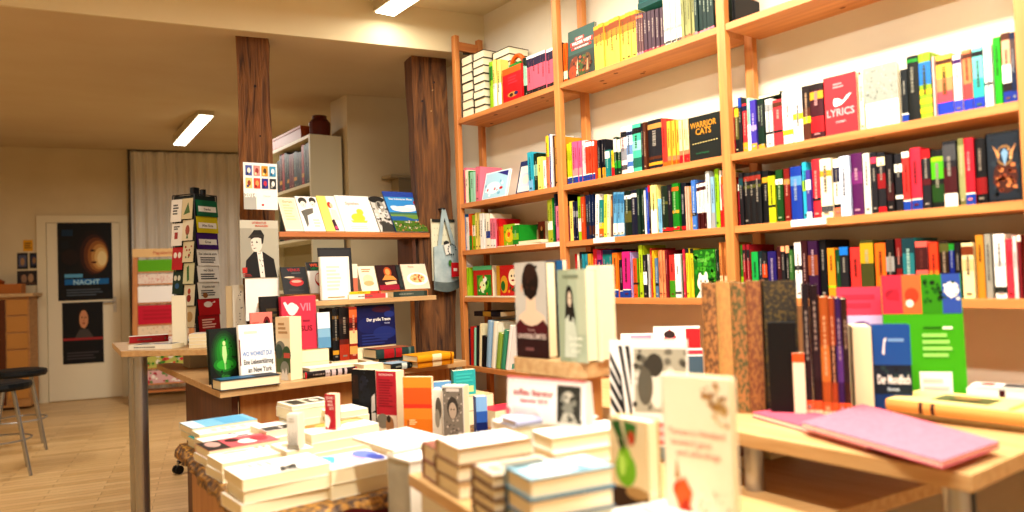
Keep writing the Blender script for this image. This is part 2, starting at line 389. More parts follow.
# old timber posts
def timber(name, label, px0, px1, py, depth, ztop, seed):
    FL = onZ(px0, py, 2.42); ang = math.atan2(SD.y, SD.x) - .10; u = V((math.cos(ang), math.sin(ang), 0)); v = V((-u.y, u.x, 0))
    lo_, hi_ = 0, .6
    for _ in range(40):
        mm = (lo_+hi_)/2
        if proj(FL+u*mm)[0] < px1: lo_ = mm
        else: hi_ = mm
    X0, X1, Y0, Y1 = 0, lo_, 0, depth
    def W(q): r = FL + u*q[0] + v*q[1]; return (r.x, r.y, q[2])
    print('TIMBER', name, FL, lo_, math.degrees(ang))
    rnd = random.Random(seed); m = MB(); k = 14; rings = []
    for i in range(k+1):
        z = ztop*i/k; j = lambda: rnd.uniform(-.007, .007)
        dx = .012*math.sin(z*1.9+seed)
        rings.append([W(q) for q in [(X0+j()+dx, Y0+j(), z), (X1+j()+dx, Y0+j(), z), (X1+j()+dx, Y1+j(), z), (X0+j()+dx, Y1+j(), z)]])
    for r, s in zip(rings, rings[1:]): m.hexa(r + s, TIMBER)
    for _ in range(6):   # knots, bolt holes and pale scars
        z = rnd.uniform(1.2, ztop-.1); x = rnd.uniform(X0+.03, X1-.03); r = rnd.uniform(.003, .008)
        m.tube(W((x, Y0-.006, z)), W((x, Y0+.02, z)), r, rnd.choice(['2a1408', '3a1c0c', '33190b', 'c8a878']), 8)
    o = m.build(name); o['kind'] = 'structure'; o['label'] = label
    return o
timber('trim_1', 'dark old timber post behind the wall calendar', 238.5, 271, 38, .15, 2.44, 1)
timber('trim_2', 'rough timber post with knots beside the tall bookshelf', 411, 446, 58, .15, 2.44, 5)

# ------------------------------------------------------------------ lamps
def lamp(name, label, c, deg, L, W, H, power, zc):
    t = thing(name, label, 'ceiling lamp', (c[0], c[1], c[2]), math.radians(deg)); t['group'] = 'fluorescent ceiling lamps'
    m = MB(); w = W/2; l = L/2
    m.hexa([(-w, -l, 0.004), (w, -l, .004), (w, l, .004), (-w, l, .004), (-w*.92, -l, H), (w*.92, -l, H), (w*.92, l, H), (-w*.92, l, H)], mat('cfc4a8', .5)); m.build('housing', t)
    m = MB(); m.box(-w*.86, w*.86, -l*.985, l*.985, -.004, .006, mat('fff6e0', .5, 0, 6)); m.build('diffuser', t)
    ld = bpy.data.lights.new(name + '_light', 'AREA'); ld.shape = 'RECTANGLE'; ld.size = W*.9; ld.size_y = L*.97; ld.energy = power; ld.color = (1, .94, .83)
    lo = bpy.data.objects.new(name + '_light', ld); COL.objects.link(lo); lo.parent = t; lo.location = (0, 0, -.012)
    return t
lamp('ceiling_lamp', 'white fluorescent box lamp on the front ceiling beside the shelves', (1.675, 2.50, 2.55), 0, 1.5, .115, .08, 10, 2.63)
lamp('ceiling_lamp', 'white fluorescent box lamp on the low ceiling near the curtain', (1.566, 6.66, 2.57), -4, 1.36, .115, .085, 48, 2.7)

# ------------------------------------------------------------------ tall pine shelving along the wall
XS = 2.03; PY = [3.197, 2.392, 1.540, .677, -.165]; PW = .034; PT = .028
ZT, Z2, Z3, Z4, Z5 = 2.045, 1.610, 1.371, 1.133, .787
t = thing('shelving_unit', 'tall pine ladder-frame bookshelf filled with books along the cream wall', 'bookshelf', (2.18, 1.5, 0))
def under(o, par): return child(o, par)
for i, y in enumerate(PY):
    top = 2.485 if i == 0 else 2.60
    for x in (XS, 2.178):
        m = MB(); m.box(x, x+PT, y-PW, y, 0, top, PINE_Z); under(m.build('upright_post', bevel=.003), t)
    m = MB(); m.box(XS+PT+.001, 2.177, y-PW+.008, y-.008, top-.075, top-.03, PINE_X)
    under(m.build('ladder_rung'), t)
    for z in (.1, .6):
        m = MB(); m.box(XS+PT+.001, 2.177, y-PW+.008, y-.008, z, z+.045, PINE_X); under(m.build('ladder_rung'), t)
def board(i, z, th=.023):
    y1, y0 = PY[i]-PW-.001, PY[i+1]+.001
    m = MB(); m.box(XS+.004, 2.222, y0, y1, z-th, z, PINE_Y)
    rr = random.Random(i*7+int(z*100))
    for _ in range(5):   # knots
        yy = rr.uniform(y0+.08, y1-.08); xx = rr.uniform(XS+.03, 2.20); r = rr.uniform(.004, .009)
        m.prism([(xx + r*math.cos(k*PI/4), yy + 1.6*r*math.sin(k*PI/4)) for k in range(8)], z-th-.0006, z-th, '8a4a1c')
    under(m.build('shelf_board', bevel=.002), t)
for i in range(4):
    for z in (ZT, Z2, Z3, Z4): board(i, z)
    board(i, Z5); board(i, .32); board(i, .08)
m = MB(); m.box(2.10, 2.175, PY[0]-.004, PY[0]-.0005, 2.40, 2.44, mat('6a6458', .5, .6)); under(m.build('bracket'), t)

# ------------------------------------------------------------------ tables
def table_T1():
    z = .945; t = thing('high_table', 'high narrow beech table on a round steel leg', 'table', (.8, 4.1, 0))
    m = MB(); m.prism([(.575, 3.866), (1.30, 3.17), (1.30, 3.40), (1.03, 3.455), (1.03, 4.45), (.635, 4.55)], z-.027, z, BEECH); under(m.build('table_top', bevel=.002), t)
    for q in ((.667, 3.93), (.72, 4.42)):
        m = MB(); m.lathe([(.031, 0), (.031, z-.0275)], STEEL, (q[0], q[1], 0), 24); m.lathe([(.05, z-.04), (.05, z-.0272)], STEEL, (q[0], q[1], 0), 24); under(m.build('leg'), t)
    m = MB(); m.box(.86, .955, 3.80, 3.93, .8405, z-.0275, mat('b8b2a0', .5)); under(m.build('support_block'), t)
table_T1()
def table_T2():
    z = .84; t = thing('display_table', 'beech display table with panel sides, books standing along its edge', 'table', (1.3, 3.2, 0))
    m = MB(); m.prism([(.757, 2.885), (1.905, 2.96), (1.905, 3.43), (1.02, 3.43), (1.02, 3.78), (.86, 4.20), (.79, 4.20)], z-.028, z, BEECH); under(m.build('table_top', bevel=.002), t)
    m = MB(); m.prism([(.86, 2.99), (1.84, 3.05), (1.84, 3.07), (.86, 3.01)], 0, z-.029, BODY); under(m.build('front_panel'), t)
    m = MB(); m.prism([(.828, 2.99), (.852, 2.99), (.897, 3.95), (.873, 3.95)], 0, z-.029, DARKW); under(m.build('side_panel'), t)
    m = MB(); m.prism([(1.842, 3.05), (1.865, 3.05), (1.865, 3.42), (1.842, 3.42)], 0, z-.029, BODY); under(m.build('side_panel'), t)
table_T2()
def table_T3():
    z = .72; t = thing('low_table', 'low book table in front, covered by a brocade cloth', 'table', (.9, 2.1, 0))
    y0, y1 = 1.625, 2.61
    m = MB(); m.prism([(.50, y0), (1.33, y0), (1.33, 1.83), (1.50, 1.83), (1.50, y1), (.562, y1)], z-.03, z-.0055, BODY); under(m.build('table_top'), t)
    m = MB(); m.prism([(.525, y0+.30), (.55, y0+.30), (.595, y1-.09), (.57, y1-.09)], 0, z-.031, BODY); under(m.build('side_panel'), t)
    m = MB(); m.prism([(.508, y0+.06), (.533, y0+.06), (.543, y0+.22), (.518, y0+.22)], 0, z-.031, BODY); under(m.build('side_panel'), t)
    m = MB(); m.box(.60, 1.30, y1-.08, y1-.06, 0, z-.031, BODY); under(m.build('back_panel'), t)
    # cloth lying on it, its hem hanging over the edges
    RED = mat('6a0c1c', .7); m = MB()
    m.prism([(.492, y0-.008), (1.335, y0-.008), (1.335, 1.825), (1.505, 1.825), (1.505, y1+.004), (.554, y1+.004)], z-.004, z, CLOTHM)
    n = 60
    def hem(A, B, out, dr, seed):
        r = random.Random(seed); A = V(A); B = V(B); out = V(out); prev = None
        for i in range(n+1):
            k = i/n; q = A + (B-A)*k
            d1 = dr*(.4+.16*math.sin(k*19+seed)+.09*math.sin(k*41)); d2 = dr*(1+.10*math.sin(k*13+seed))
            wv = .006*math.sin(k*40+seed)
            row = [V((q.x, q.y, z-.0005)), V((q.x, q.y, z-d1*.6)) + out*(.012+wv*.5), V((q.x, q.y, z-d2)) + out*(.016+wv)]
            if prev:
                m.face([prev[0], row[0], row[1], prev[1]], CLOTHM); m.face([prev[1], row[1], row[2], prev[2]], RED)
            prev = row
    hem((.492, y0-.009, 0), (1.335, y0-.009, 0), (0, -1, 0), .075, 1)
    for a_, b_, o_, s_ in (((.554, y1, 0), (.492, y0-.009, 0), (-1, 0, 0), 4),):
        r = V(a_); prev = None
        for i in range(n+1):
            k = i/n; q = V(a_) + (V(b_)-V(a_))*k; wv = .004*math.sin(k*46+s_)
            row = [V((q.x, q.y, z-.0005)), V((q.x-.012+wv*.5, q.y, z-.016-.004*math.sin(k*23))), V((q.x-.014+wv, q.y, z-.034-.006*math.sin(k*17)))]
            if prev:
                m.face([prev[0], row[0], row[1], prev[1]], CLOTHM); m.face([prev[1], row[1], row[2], prev[2]], CLOTHM)
            prev = row
    o = m.build('tablecloth'); tag(o, 'gold and dark red brocade cloth spread under the piled books', 'tablecloth')
table_T3()
GM_ = noise_mat('grey_marble', '8a8676', 'b4ae9c', (1, 1, 1), 12, 6, .5)
m = MB(); m.prism([(.742, 1.385), (.99, 1.36), (.99, 1.47), (.734, 1.47)], 0, .8475, 'ece8dc'); m.prism([(.741, 1.385), (.742, 1.385), (.734, 1.47), (.733, 1.47)], 0, .8475, GM_); m.prism([(.739, 1.382), (.993, 1.357), (.993, 1.473), (.730, 1.473)], .8475, .8525, 'f4f2ec')
tag(m.build('plinth'), 'grey marbled plinth with white top between the two front book tables', 'plinth')
def table_T4():
    z = .84; t = thing('front_table', 'white-sided front table with beech edge holding book stacks', 'table', (1.0, 1.1, 0))
    poly = [(.618, .64), (.93, .60), (.985, .75), (1.225, 1.205), (.711, 1.335)]
    m = MB(); m.prism(poly, z-.024, z, BEECHY); under(m.build('table_top', bevel=.002), t)
    WS = mat('e4e0d4', .5)
    m = MB(); m.prism([(.632, .68), (.652, .678), (.742, 1.30), (.722, 1.303)], 0, z-.0245, WS); under(m.build('side_panel'), t)
    m = MB(); m.prism([(.90, .70), (.92, .69), (1.02, 1.14), (1.0, 1.15)], 0, z-.0245, WS); under(m.build('side_panel'), t)
table_T4()
def table_T5():
    t = thing('wooden_table', 'wide beech table under the small raised shelf', 'table', (1.6, 1.1, 0))
    zb = .745
    m = MB(); m.prism([(1.085, .835), (1.98, .74), (1.98, 1.815), (1.37, 1.815), (1.27, 1.235)], zb-.03, zb, BEECHY); under(m.build('table_top', bevel=.002), t)
    for x, y in ((1.20, .88), (1.92, .80), (1.92, 1.75), (1.44, 1.75)):
        m = MB(); m.lathe([(.025, 0), (.025, zb-.0305)], STEEL, (x, y, 0), 20); under(m.build('leg'), t)
    t = thing('raised_shelf', 'small beech riser on short steel legs carrying the pink notebooks', 'riser', (1.6, 1.1, zb))
    z = .88
    m = MB(); m.prism([(1.314, .532), (1.98, .532), (1.98, 1.80), (1.353, 1.80)], z-.03, z, BEECHY); under(m.build('riser_top', bevel=.002), t)
    for x, y, zl in ((1.385, 1.0, zb+.0005), (1.355, .575, 0), (1.44, .60, 0), (1.85, .60, 0), (1.86, 1.70, zb+.0005), (1.42, 1.70, zb+.0005)):
        m = MB(); m.lathe([(.021, zl), (.021, z-.0305)], DSTEEL if x == 1.44 else STEEL, (x, y, 0), 20); under(m.build('leg'), t)
table_T5()
def table_T6():
    z = 1.03; t = thing('display_pedestal', 'tall beech pedestal with rounded top carrying two portrait novels', 'pedestal', (1.22, 1.5, 0))
    A, B, Cc = V((1.085, 1.50, 0)), V((1.10, 1.235, 0)), V((1.235, 1.245, 0)); D = V((1.22, 1.51, 0))
    def rounded(ps, r):
        out = []; n = len(ps)
        for i in range(n):
            p = ps[i]; a = (ps[i-1]-p).normalized(); b = (ps[(i+1) % n]-p).normalized()
            for k in range(7):
                tt = k/6; out.append(p + a*r*(1-tt)**2 + b*r*tt**2)
        return [(q.x, q.y) for q in out]
    m = MB(); m.prism(rounded([A, B, Cc, D], .055), z-.036, z, BEECH); under(m.build('pedestal_top', bevel=.002), t)
    m = MB(); m.prism(rounded([A+V((.035, -.035, 0)), B+V((.035, .03, 0)), Cc+V((-.03, .03, 0)), D+V((-.03, -.035, 0))], .02), 0, z-.0365, BODY); under(m.build('pedestal_body'), t)
table_T6()
# ------------------------------------------------------------------ books on the wall shelves
# one row per shelf: (x0, x1, how many, pixel height of the top, wording, colour, spine bands, options)
SHELF_X = XS + .022
BAY = {1: 'far bay', 2: 'middle bay', 3: 'near bay'}
BF = [(0, .16, 'blue'), (.16, .18, 'ivory')]                      # blue foot of one publisher
def row(shelf, z, bay, items):
    place = '%s, %s' % (shelf, BAY[bay]); group = 'books on the %s of the %s' % (shelf, BAY[bay])
    lo = PY[bay]+.003; hi = PY[bay-1]-PW-.003
    used = {}
    shorts = [it[4].split(' with ')[0] for it in items]
    for k, it in enumerate(items):
        x0, x1, n, yt, desc, colr = it[:6]; bands = it[6] if len(it) > 6 else []; op = it[7] if len(it) > 7 else {}
        zz = z + .0006 + op.get('dz', 0)
        SX = SHELF_X + op.get('dx', 0)
        # foot line of this shelf in the picture, to turn pixel x into distance along the shelf
        def Yat(x):
            a, b = PY[bay]-.6, PY[bay-1]+.6
            for _ in range(40):
                m = (a+b)/2
                if proj((SX, m, zz+.09))[0] > x: a = m
                else: b = m
            return a
        ya, yb = Yat(x0), Yat(x1)
        if not op.get('free'):
            ya = min(ya, hi); yb = max(yb, lo)
        for i in range(n):
            a = ya + (yb-ya)*i/n; b = ya + (yb-ya)*(i+1)/n
            t = a - b - .0011; yc = (a+b)/2
            ytop = yt + op.get('dyt', 0)*(i/max(1, n-1))
            h = height_at(V((SX, yc, zz)), ytop, .6) + random.uniform(-.0015, .0015)
            if n > 1: lab = '%s of %s %s, %s' % (ORD[i], NUMW[n], plural(desc), place)
            elif op.get('lab'): lab = op['lab']
            else:
                A = shorts[k-1] if k > 0 else None; B = shorts[k+1] if k+1 < len(items) else None
                A = neigh(A); B = neigh(B)
                if A and B and A != B: lab = '%s between %s and %s ones, %s' % (desc, A, B, place)
                elif A and B: lab = '%s between two %s ones, %s' % (desc, A, place)
                elif B: lab = '%s at the end beside a %s one, %s' % (desc, B, place)
                else: lab = '%s at the end beside a %s one, %s' % (desc, A, place)
                if len(lab.split()) > 16: lab = '%s beside a %s one, %s' % (desc, A or B, place)
                if lab in LABELS: lab = '%s before a %s one, %s' % (desc, B or A, place)
            nm = op.get('name') or kind_of(desc); cat = op.get('cat', 'book')
            if op.get('face'):
                Mx = Matrix.Translation((SX + t_of(op), yc, zz + op.get('t', .02)*math.sin(math.radians(op.get('lean', 0))))) @ RZ(-PI/2) @ Matrix.Rotation(-math.radians(op.get('lean', 0)), 4, 'X') @ Matrix.Translation((0, op.get('t', .02)/2, 0))
                add_book(nm, lab, cat, Mx, t, h, op.get('t', .02), colr, group, front=op['face'], hard=op.get('hard', False), page=op.get('page', 'page'))
            else:
                w = op.get('w', .135 + random.uniform(-.008, .008)); set_ = random.uniform(0, .010)
                le = math.radians(op.get('lean', 0))
                Mx = Matrix.Translation((SX + set_ + w/2, yc, zz + abs(math.sin(le))*t/2)) @ Matrix.Rotation(le, 4, 'X')
                add_book(nm, lab, cat, Mx, w, h, max(t, .003), colr, group, spine=bands, hard=op.get('hard', h > .2 and t > .012), spine_rule=op.get('rule', True))
def t_of(op): return op.get('set', .0)
ORD = 'first second third fourth fifth sixth seventh eighth ninth tenth'.split()
NUMW = {2: 'two', 3: 'three', 4: 'four', 5: 'five', 6: 'six', 7: 'seven', 8: 'eight', 9: 'nine'}
def plural(d):
    a, s, b = d.partition(' with ')
    return a + ('s' if not a.endswith('s') else '') + s + b
SKIP = set('thin slim small short tall broad thick very large leaning pocket picture boxed framed animal patterned fantasy toddler board plain cut striped speckled comic chequered tiny coloured'.split())
def neigh(d):
    if not d: return None
    w = [q for q in d.split()[:-1] if q not in SKIP] or d.split()[:1]
    return ' '.join(w[-2:]) if len(w) > 1 and w[-2] in ('dark', 'light', 'pale', 'bright', 'deep', 'royal', 'midnight') else w[-1]
def kind_of(d):
    d = d.split(' with ')[0]
    for k in ('picture book', 'pocket book', 'board book'):
        if k in d: return k.replace(' ', '_')
    w = d.split()[-1]
    return {'book': 'shelf_book', 'volume': 'slim_volume'}.get(w, w)

# ---- top shelf
def pages_stack(x0, x1, y_top, n, tones, bay, z, what):
    X = SHELF_X
    def Yat(x, zz):
        a, b = PY[bay]-.6, PY[bay-1]+.6
        for _ in range(40):
            m = (a+b)/2
            if proj((X, m, zz))[0] > x: a = m
            else: b = m
        return a
    ya, yb = min(Yat(x0, z+.1), PY[bay-1]-PW-.004), Yat(x1, z+.1); H = height_at(V((X, (ya+yb)/2, z)), y_top, .6); t = H/n
    for i in range(n):
        j = random.uniform(-.004, .004)
        # long side along the shelf is the short side of the book: its head faces the room
        flat('%s book counted from the bottom of the %s, top shelf' % (ORD[i].capitalize(), what), (X + .004 + random.uniform(0, .006), ya + j*.3 - .004), -90, ya-yb-.003, .155, z + .0006 + i*t, t-.0006, random.choice(tones),
             edge='L', hard=True, name='piled_book', group='thick books piled flat on the top shelf', page='f6eed2')
pages_stack(457.5, 471, 56, 7, ['4a3a2c', '5a4a38', '3a3430'], 1, ZT, 'pile beside the end upright')
pages_stack(472, 483, 51.5, 8, ['4a3a2c', '5a4a38', '3a3430'], 1, ZT, 'middle white pile')
row('top shelf', ZT, 1, [
    (489, 493, 1, 62, 'thin lime green book', 'lime', [(.6, .9, 'green')], {'w': .045}),
    (493, 500.5, 2, 60, 'white and yellow booklet', 'lemon', [(0, .5, 'ivory')], {'w': .045}),
    (521.5, 526, 2, 58, 'thin green paperback', 'dgreen', [(.3, .8, 'mint')]),
    (526, 555, 6, 56, 'pink paperback with violet head', 'rose', [(0, .14, 'black'), (.14, .72, 'e8788c'), (.72, .93, '3a2050'), (.93, 1, 'white')], {'dyt': -9}),
])
# tall third pile stands behind the red case, and the case itself
X3 = SHELF_X + .05
ya, yb = 2.935, 2.795
for i in range(8):
    flat('%s book counted from the bottom of the tall pile behind the red case' % ORD[i].capitalize(), (X3, ya + random.uniform(-.002, .002)), -90, ya-yb, .12, ZT + .0006 + i*.0365, .036, random.choice(['4a3a2c', '5a4a38', '3a3430']), edge='L', hard=True, name='piled_book',
         group='thick books piled flat on the top shelf', page='f6eed2')
def red_case():
    X = SHELF_X - .004
    def Yat(x):
        a, b = 2.2, 3.4
        for _ in range(40):
            m = (a+b)/2
            if proj((X, m, ZT+.1))[0] > x: a = m
            else: b = m
        return a
    y1, y0 = Yat(502.5), Yat(521.5); h = height_at(V((X, y0, ZT)), 63, .5)
    t = thing('carry_case', 'red cardboard carry case with orange top and loop handle, top shelf', 'case', (X, (y0+y1)/2, ZT))
    m = MB(); m.box(X, X+.06, y0, y1, ZT+.0006, ZT+h, 'red')
    paint(m, [('r', 0, .82, 1, 1, 'orange'), ('e', .52, .2, .26, .075, 'tan'), ('e', .45, .19, .1, .05, '5a3a20'), ('e', .7, .21, .1, .05, '3a3a70'), ('l', .3, .8, .5, .75, 3, 'd84858')], (X, y1, ZT+.0006), (0, -1, 0), (0, 0, 1), y1-y0, h, (-1, 0, 0))
    paint(m, [('r', .2, 0, .5, 1, 'ivory')], (X+.06, y1, ZT+.0006), (-1, 0, 0), (0, 0, 1), .06, h, (0, 1, 0))
    under(m.build('case_body'), t)
    m = MB(); ym = (y0+y1)/2 - .01; pts = []
    for i in range(13):
        a = PI*i/12; pts.append((X+.03, ym + .05*math.cos(a), ZT+h + .055*math.sin(a)))
    m.path(pts, .011, 'orange', 8); under(m.build('handle'), t)
    m = MB(); m.box(X+.012, X+.048, ym-.045, ym+.045, ZT+h, ZT+h+.018, 'green'); under(m.build('green_tab'), t)
red_case()
row('top shelf', ZT, 2, [
    (557.5, 561.5, 1, 42, 'thin black book', 'black'), (562, 566, 1, 43, 'thin orange book', 'orange', [(.1, .3, 'cream')]),
    (567, 593.5, 1, 27, 'green comic album', '4a6860', [], {'name': 'comic_album', 'lab': 'grey-green comic album facing out beside the yellow volumes, top shelf', 't': .012, 'lean': 3, 'hard': True, 'face': [
        ('r', .0, .0, 1, .5, '3e4a40'), ('r', .1, .66, .95, .75, 'c85040'), ('r', .28, .76, .62, .83, 'c85040'), ('t', 'LUCKY', .45, .775, .045, 'white', .3), ('t', 'WILDER WEST', .53, .68, .06, 'white', .8), ('r', .14, .585, .9, .635, 'c85040'), ('t', 'IM HOHEN NORDEN', .53, .597, .03, 'white', .7),
        ('e', .3, .25, .22, .2, '8a4a28'), ('e', .55, .22, .16, .22, '5a6a3a'), ('e', .75, .25, .15, .2, '7a5a38'), ('e', .2, .14, .16, .13, 'b05a30'), ('p', [(.34, .05), (.38, .4), (.42, .05)], 'd8c8b0'), ('p', [(.72, .1), (.76, .42), (.8, .1)], 'c8a080'), ('e', .5, .4, .12, .06, '2e3a34'), ('s', .08, .05, .92, .42, 30, ['3a2a1c', 'b86a3a', '6a7a4a', '98583a'], .05)]}),
    (593.5, 635.8, 8, 26, 'yellow comic volume', 'e4cc68', [(.78, .92, '9a5a28'), (.62, .78, 'c89038'), (.92, 1, 'e0b040')], {'dyt': -16}),
    (635.8, 643, 3, 14, 'slim brown volume with red dot', '7a5a5a', [(0, .08, 'rose'), (.88, .94, 'salmon')], {'dyt': -2}),
    (643, 662, 5, 12, 'dark plum volume with red foot', '5a4650', [(.02, .1, 'a85060')], {'dyt': -5}),
    (662, 680, 7, -3, 'cream white slim volume', 'ivory', [(.3, .36, 'grey'), (.05, .1, 'dgrey')], {'dyt': -6}),
    (680, 693, 4, -10, 'khaki green volume', 'a0a070', [(0, .09, 'salmon')], {'dyt': -5}),
    (693, 713, 5, -14, 'dark green volume', '1a4038', [(.05, .08, 'rose')], {'dyt': -8}),
])
for i in range(3):   # teal books lying on the plum volumes
    yA = None
    a = onX(636, 8, SHELF_X); b = onX(661, 2, SHELF_X)
    hz = ZT + .171 + i*.021
    flat(['Lowest', 'Middle', 'Topmost'][i] + ' teal book lying across the dark plum volumes, top shelf', (SHELF_X+.008, a.y-.004*i), -90, a.y-b.y, .13, hz+.011, .0205, '1f7a78', edge='R', group='teal books lying on the plum volumes', page='1a5a58')
row('top shelf', ZT, 3, [(731, 733.5, 2, -6, 'black book', 'black')])

# ---- second shelf
row('second shelf', Z2, 1, [
    (459, 461, 1, 170, 'blue picture book', 'blue'), (461, 463.5, 1, 171, 'thin white picture book', 'white'), (463.5, 465.5, 1, 168, 'rose picture book', 'rose'), (465.5, 468, 1, 170, 'ivory picture book', 'ivory'),
    (468, 470, 1, 171, 'green picture book', 'green'), (470, 473.5, 1, 172, 'mint picture book', 'mint'), (473.5, 477.5, 1, 167, 'pink picture book', 'rose', [], {'lean': 3}),
    (479, 503, 1, 170, 'large pale picture book', 'e8f0f4', [], {'name': 'picture_book', 'lab': 'large pale picture book leaning face out, second shelf by the timber post', 't': .012, 'lean': 14, 'set': .012, 'hard': True, 'face': [
        ('r', .04, .04, .96, .96, 'b8dcec'), ('e', .4, .4, .3, .22, 'e8f4f8'), ('s', .1, .1, .9, .6, 14, ['e06080', 'ffffff', '8ac0d8'], .05), ('p', [(.5, .95), (.95, .95), (.95, .75)], '4a4a98'), ('e', .75, .35, .07, .05, 'red')]}),
    (510.5, 527, 1, 159, 'blue framed album', '3a4a78', [], {'name': 'picture_book', 'lab': 'navy bordered picture book leaning face out, second shelf by the timber post', 't': .012, 'lean': 14, 'set': .025, 'hard': True, 'face': [('r', .08, .06, .92, .84, 'e8e4dc'), ('r', .2, .2, .8, .62, 'c8d0e0'), ('e', .5, .42, .2, .14, 'f0e0d0')]}),
    (527.5, 532, 1, 152, 'teal picture book', 'cyan', [(0, .3, 'sky')], {'lean': -2}), (532.5, 536.5, 1, 153, 'dark green picture book', 'dgreen', [(.4, .7, 'mint')]), (537, 541.5, 1, 157, 'lemon picture book', 'lemon'), (541.5, 544.5, 1, 160, 'white paperback', 'white'),
    (545, 548.5, 1, 136, 'tall yellow album', 'yellow', [(0, .6, 'salmon')]), (548.5, 550.5, 1, 134, 'tall navy album', 'blue'), (550.5, 552.5, 1, 134, 'tall white album', 'white'), (552.5, 554.8, 1, 135, 'tall brown album', 'brown'), (554.8, 558.8, 1, 136, 'tall golden album', 'gold'),
])
row('second shelf', Z2, 2, [
    (563.5, 571, 2, 143.5, 'lime paperback with blue foot', 'c8d030', BF, {'dyt': -1}), (571, 580.5, 3, 142, 'pink paperback with blue foot', 'e878a0', BF + [(.18, .36, 'f0a0a0')], {'dyt': -1}), (580.5, 585, 2, 140.5, 'blush paperback with blue foot', 'f0d0d0', BF),
    (585, 594, 4, 141, 'orange-red paperback with blue foot', 'e0603c', BF + [(.86, .97, 'white')], {'dyt': -1}),
    (596, 604.5, 4, 140, 'black paperback with yellow foot', '1c1c2c', [(0, .28, 'gold')], {'dyt': -1}),
    (604.8, 609.3, 1, 150, 'teal paperback', 'teal', [(.7, .95, 'ivory')]), (609.3, 613, 2, 150, 'yellow and red pocket book', 'yellow', [(0, .35, 'red')]), (613, 619.5, 2, 137, 'green paperback with white head', 'dgreen', [(.62, .95, 'ivory'), (.2, .4, 'green')]),
    (619.5, 625.3, 1, 127, 'thick blush patterned hardback', 'f0d4d0', [(.1, .2, 'dgrey'), (.3, .55, '8a8a90'), (.78, .9, 'black')], {'hard': True}), (625.3, 631.3, 1, 126, 'thick blue patterned hardback', 'c8dcec', [(.15, .25, '5a80b8'), (.4, .6, '7a98c0'), (.8, .88, 'navy')], {'hard': True}),
    (631.3, 640, 1, 124, 'thick mint patterned hardback', '60c8a8', [(.1, .3, '2a7a68'), (.45, .65, '9ae0c8'), (.8, .92, 'black')], {'hard': True}), (640.2, 643, 1, 123, 'black hardback', 'black'), (643, 646.5, 1, 122, 'brown hardback', 'brown'),
    (646.8, 661, 1, 120, 'very thick black hardback with gold letters', 'ink', [(.08, .14, 'gold'), (.2, .26, 'brown'), (.82, .92, 'tan')], {'hard': True}), (661.5, 666.5, 1, 118.5, 'bright red hardback', 'e04a38', [(0, .1, 'orange')], {'hard': True}),
    (667, 678, 3, 121, 'golden yellow paperback with orange foot', 'e8b850', [(0, .12, 'orange'), (.12, .22, 'salmon')], {'dyt': -1.5}), (678, 688.8, 3, 120, 'cream paperback with red foot', 'f0d8a8', [(0, .2, 'red'), (.2, .3, 'salmon')], {'dyt': -1.5}),
    (690, 721.5, 1, 115, 'black fantasy novel', '20241f', [], {'lab': 'black fantasy novel facing out, gold words WARRIOR CATS, second shelf', 't': .03, 'set': -.004, 'hard': True, 'face': [
        ('t', 'WARRIOR', .46, .74, .13, 'c89838', .84), ('t', 'CATS', .46, .58, .14, 'c89838', .5)] + [('e', .12+.085*i, .385+.002*i, .022, .013, 'd8c890') for i in range(10)] + [('t', 'IN DIE WILDNIS', .42, .14, .035, '3a7a58', .45)]}),
])
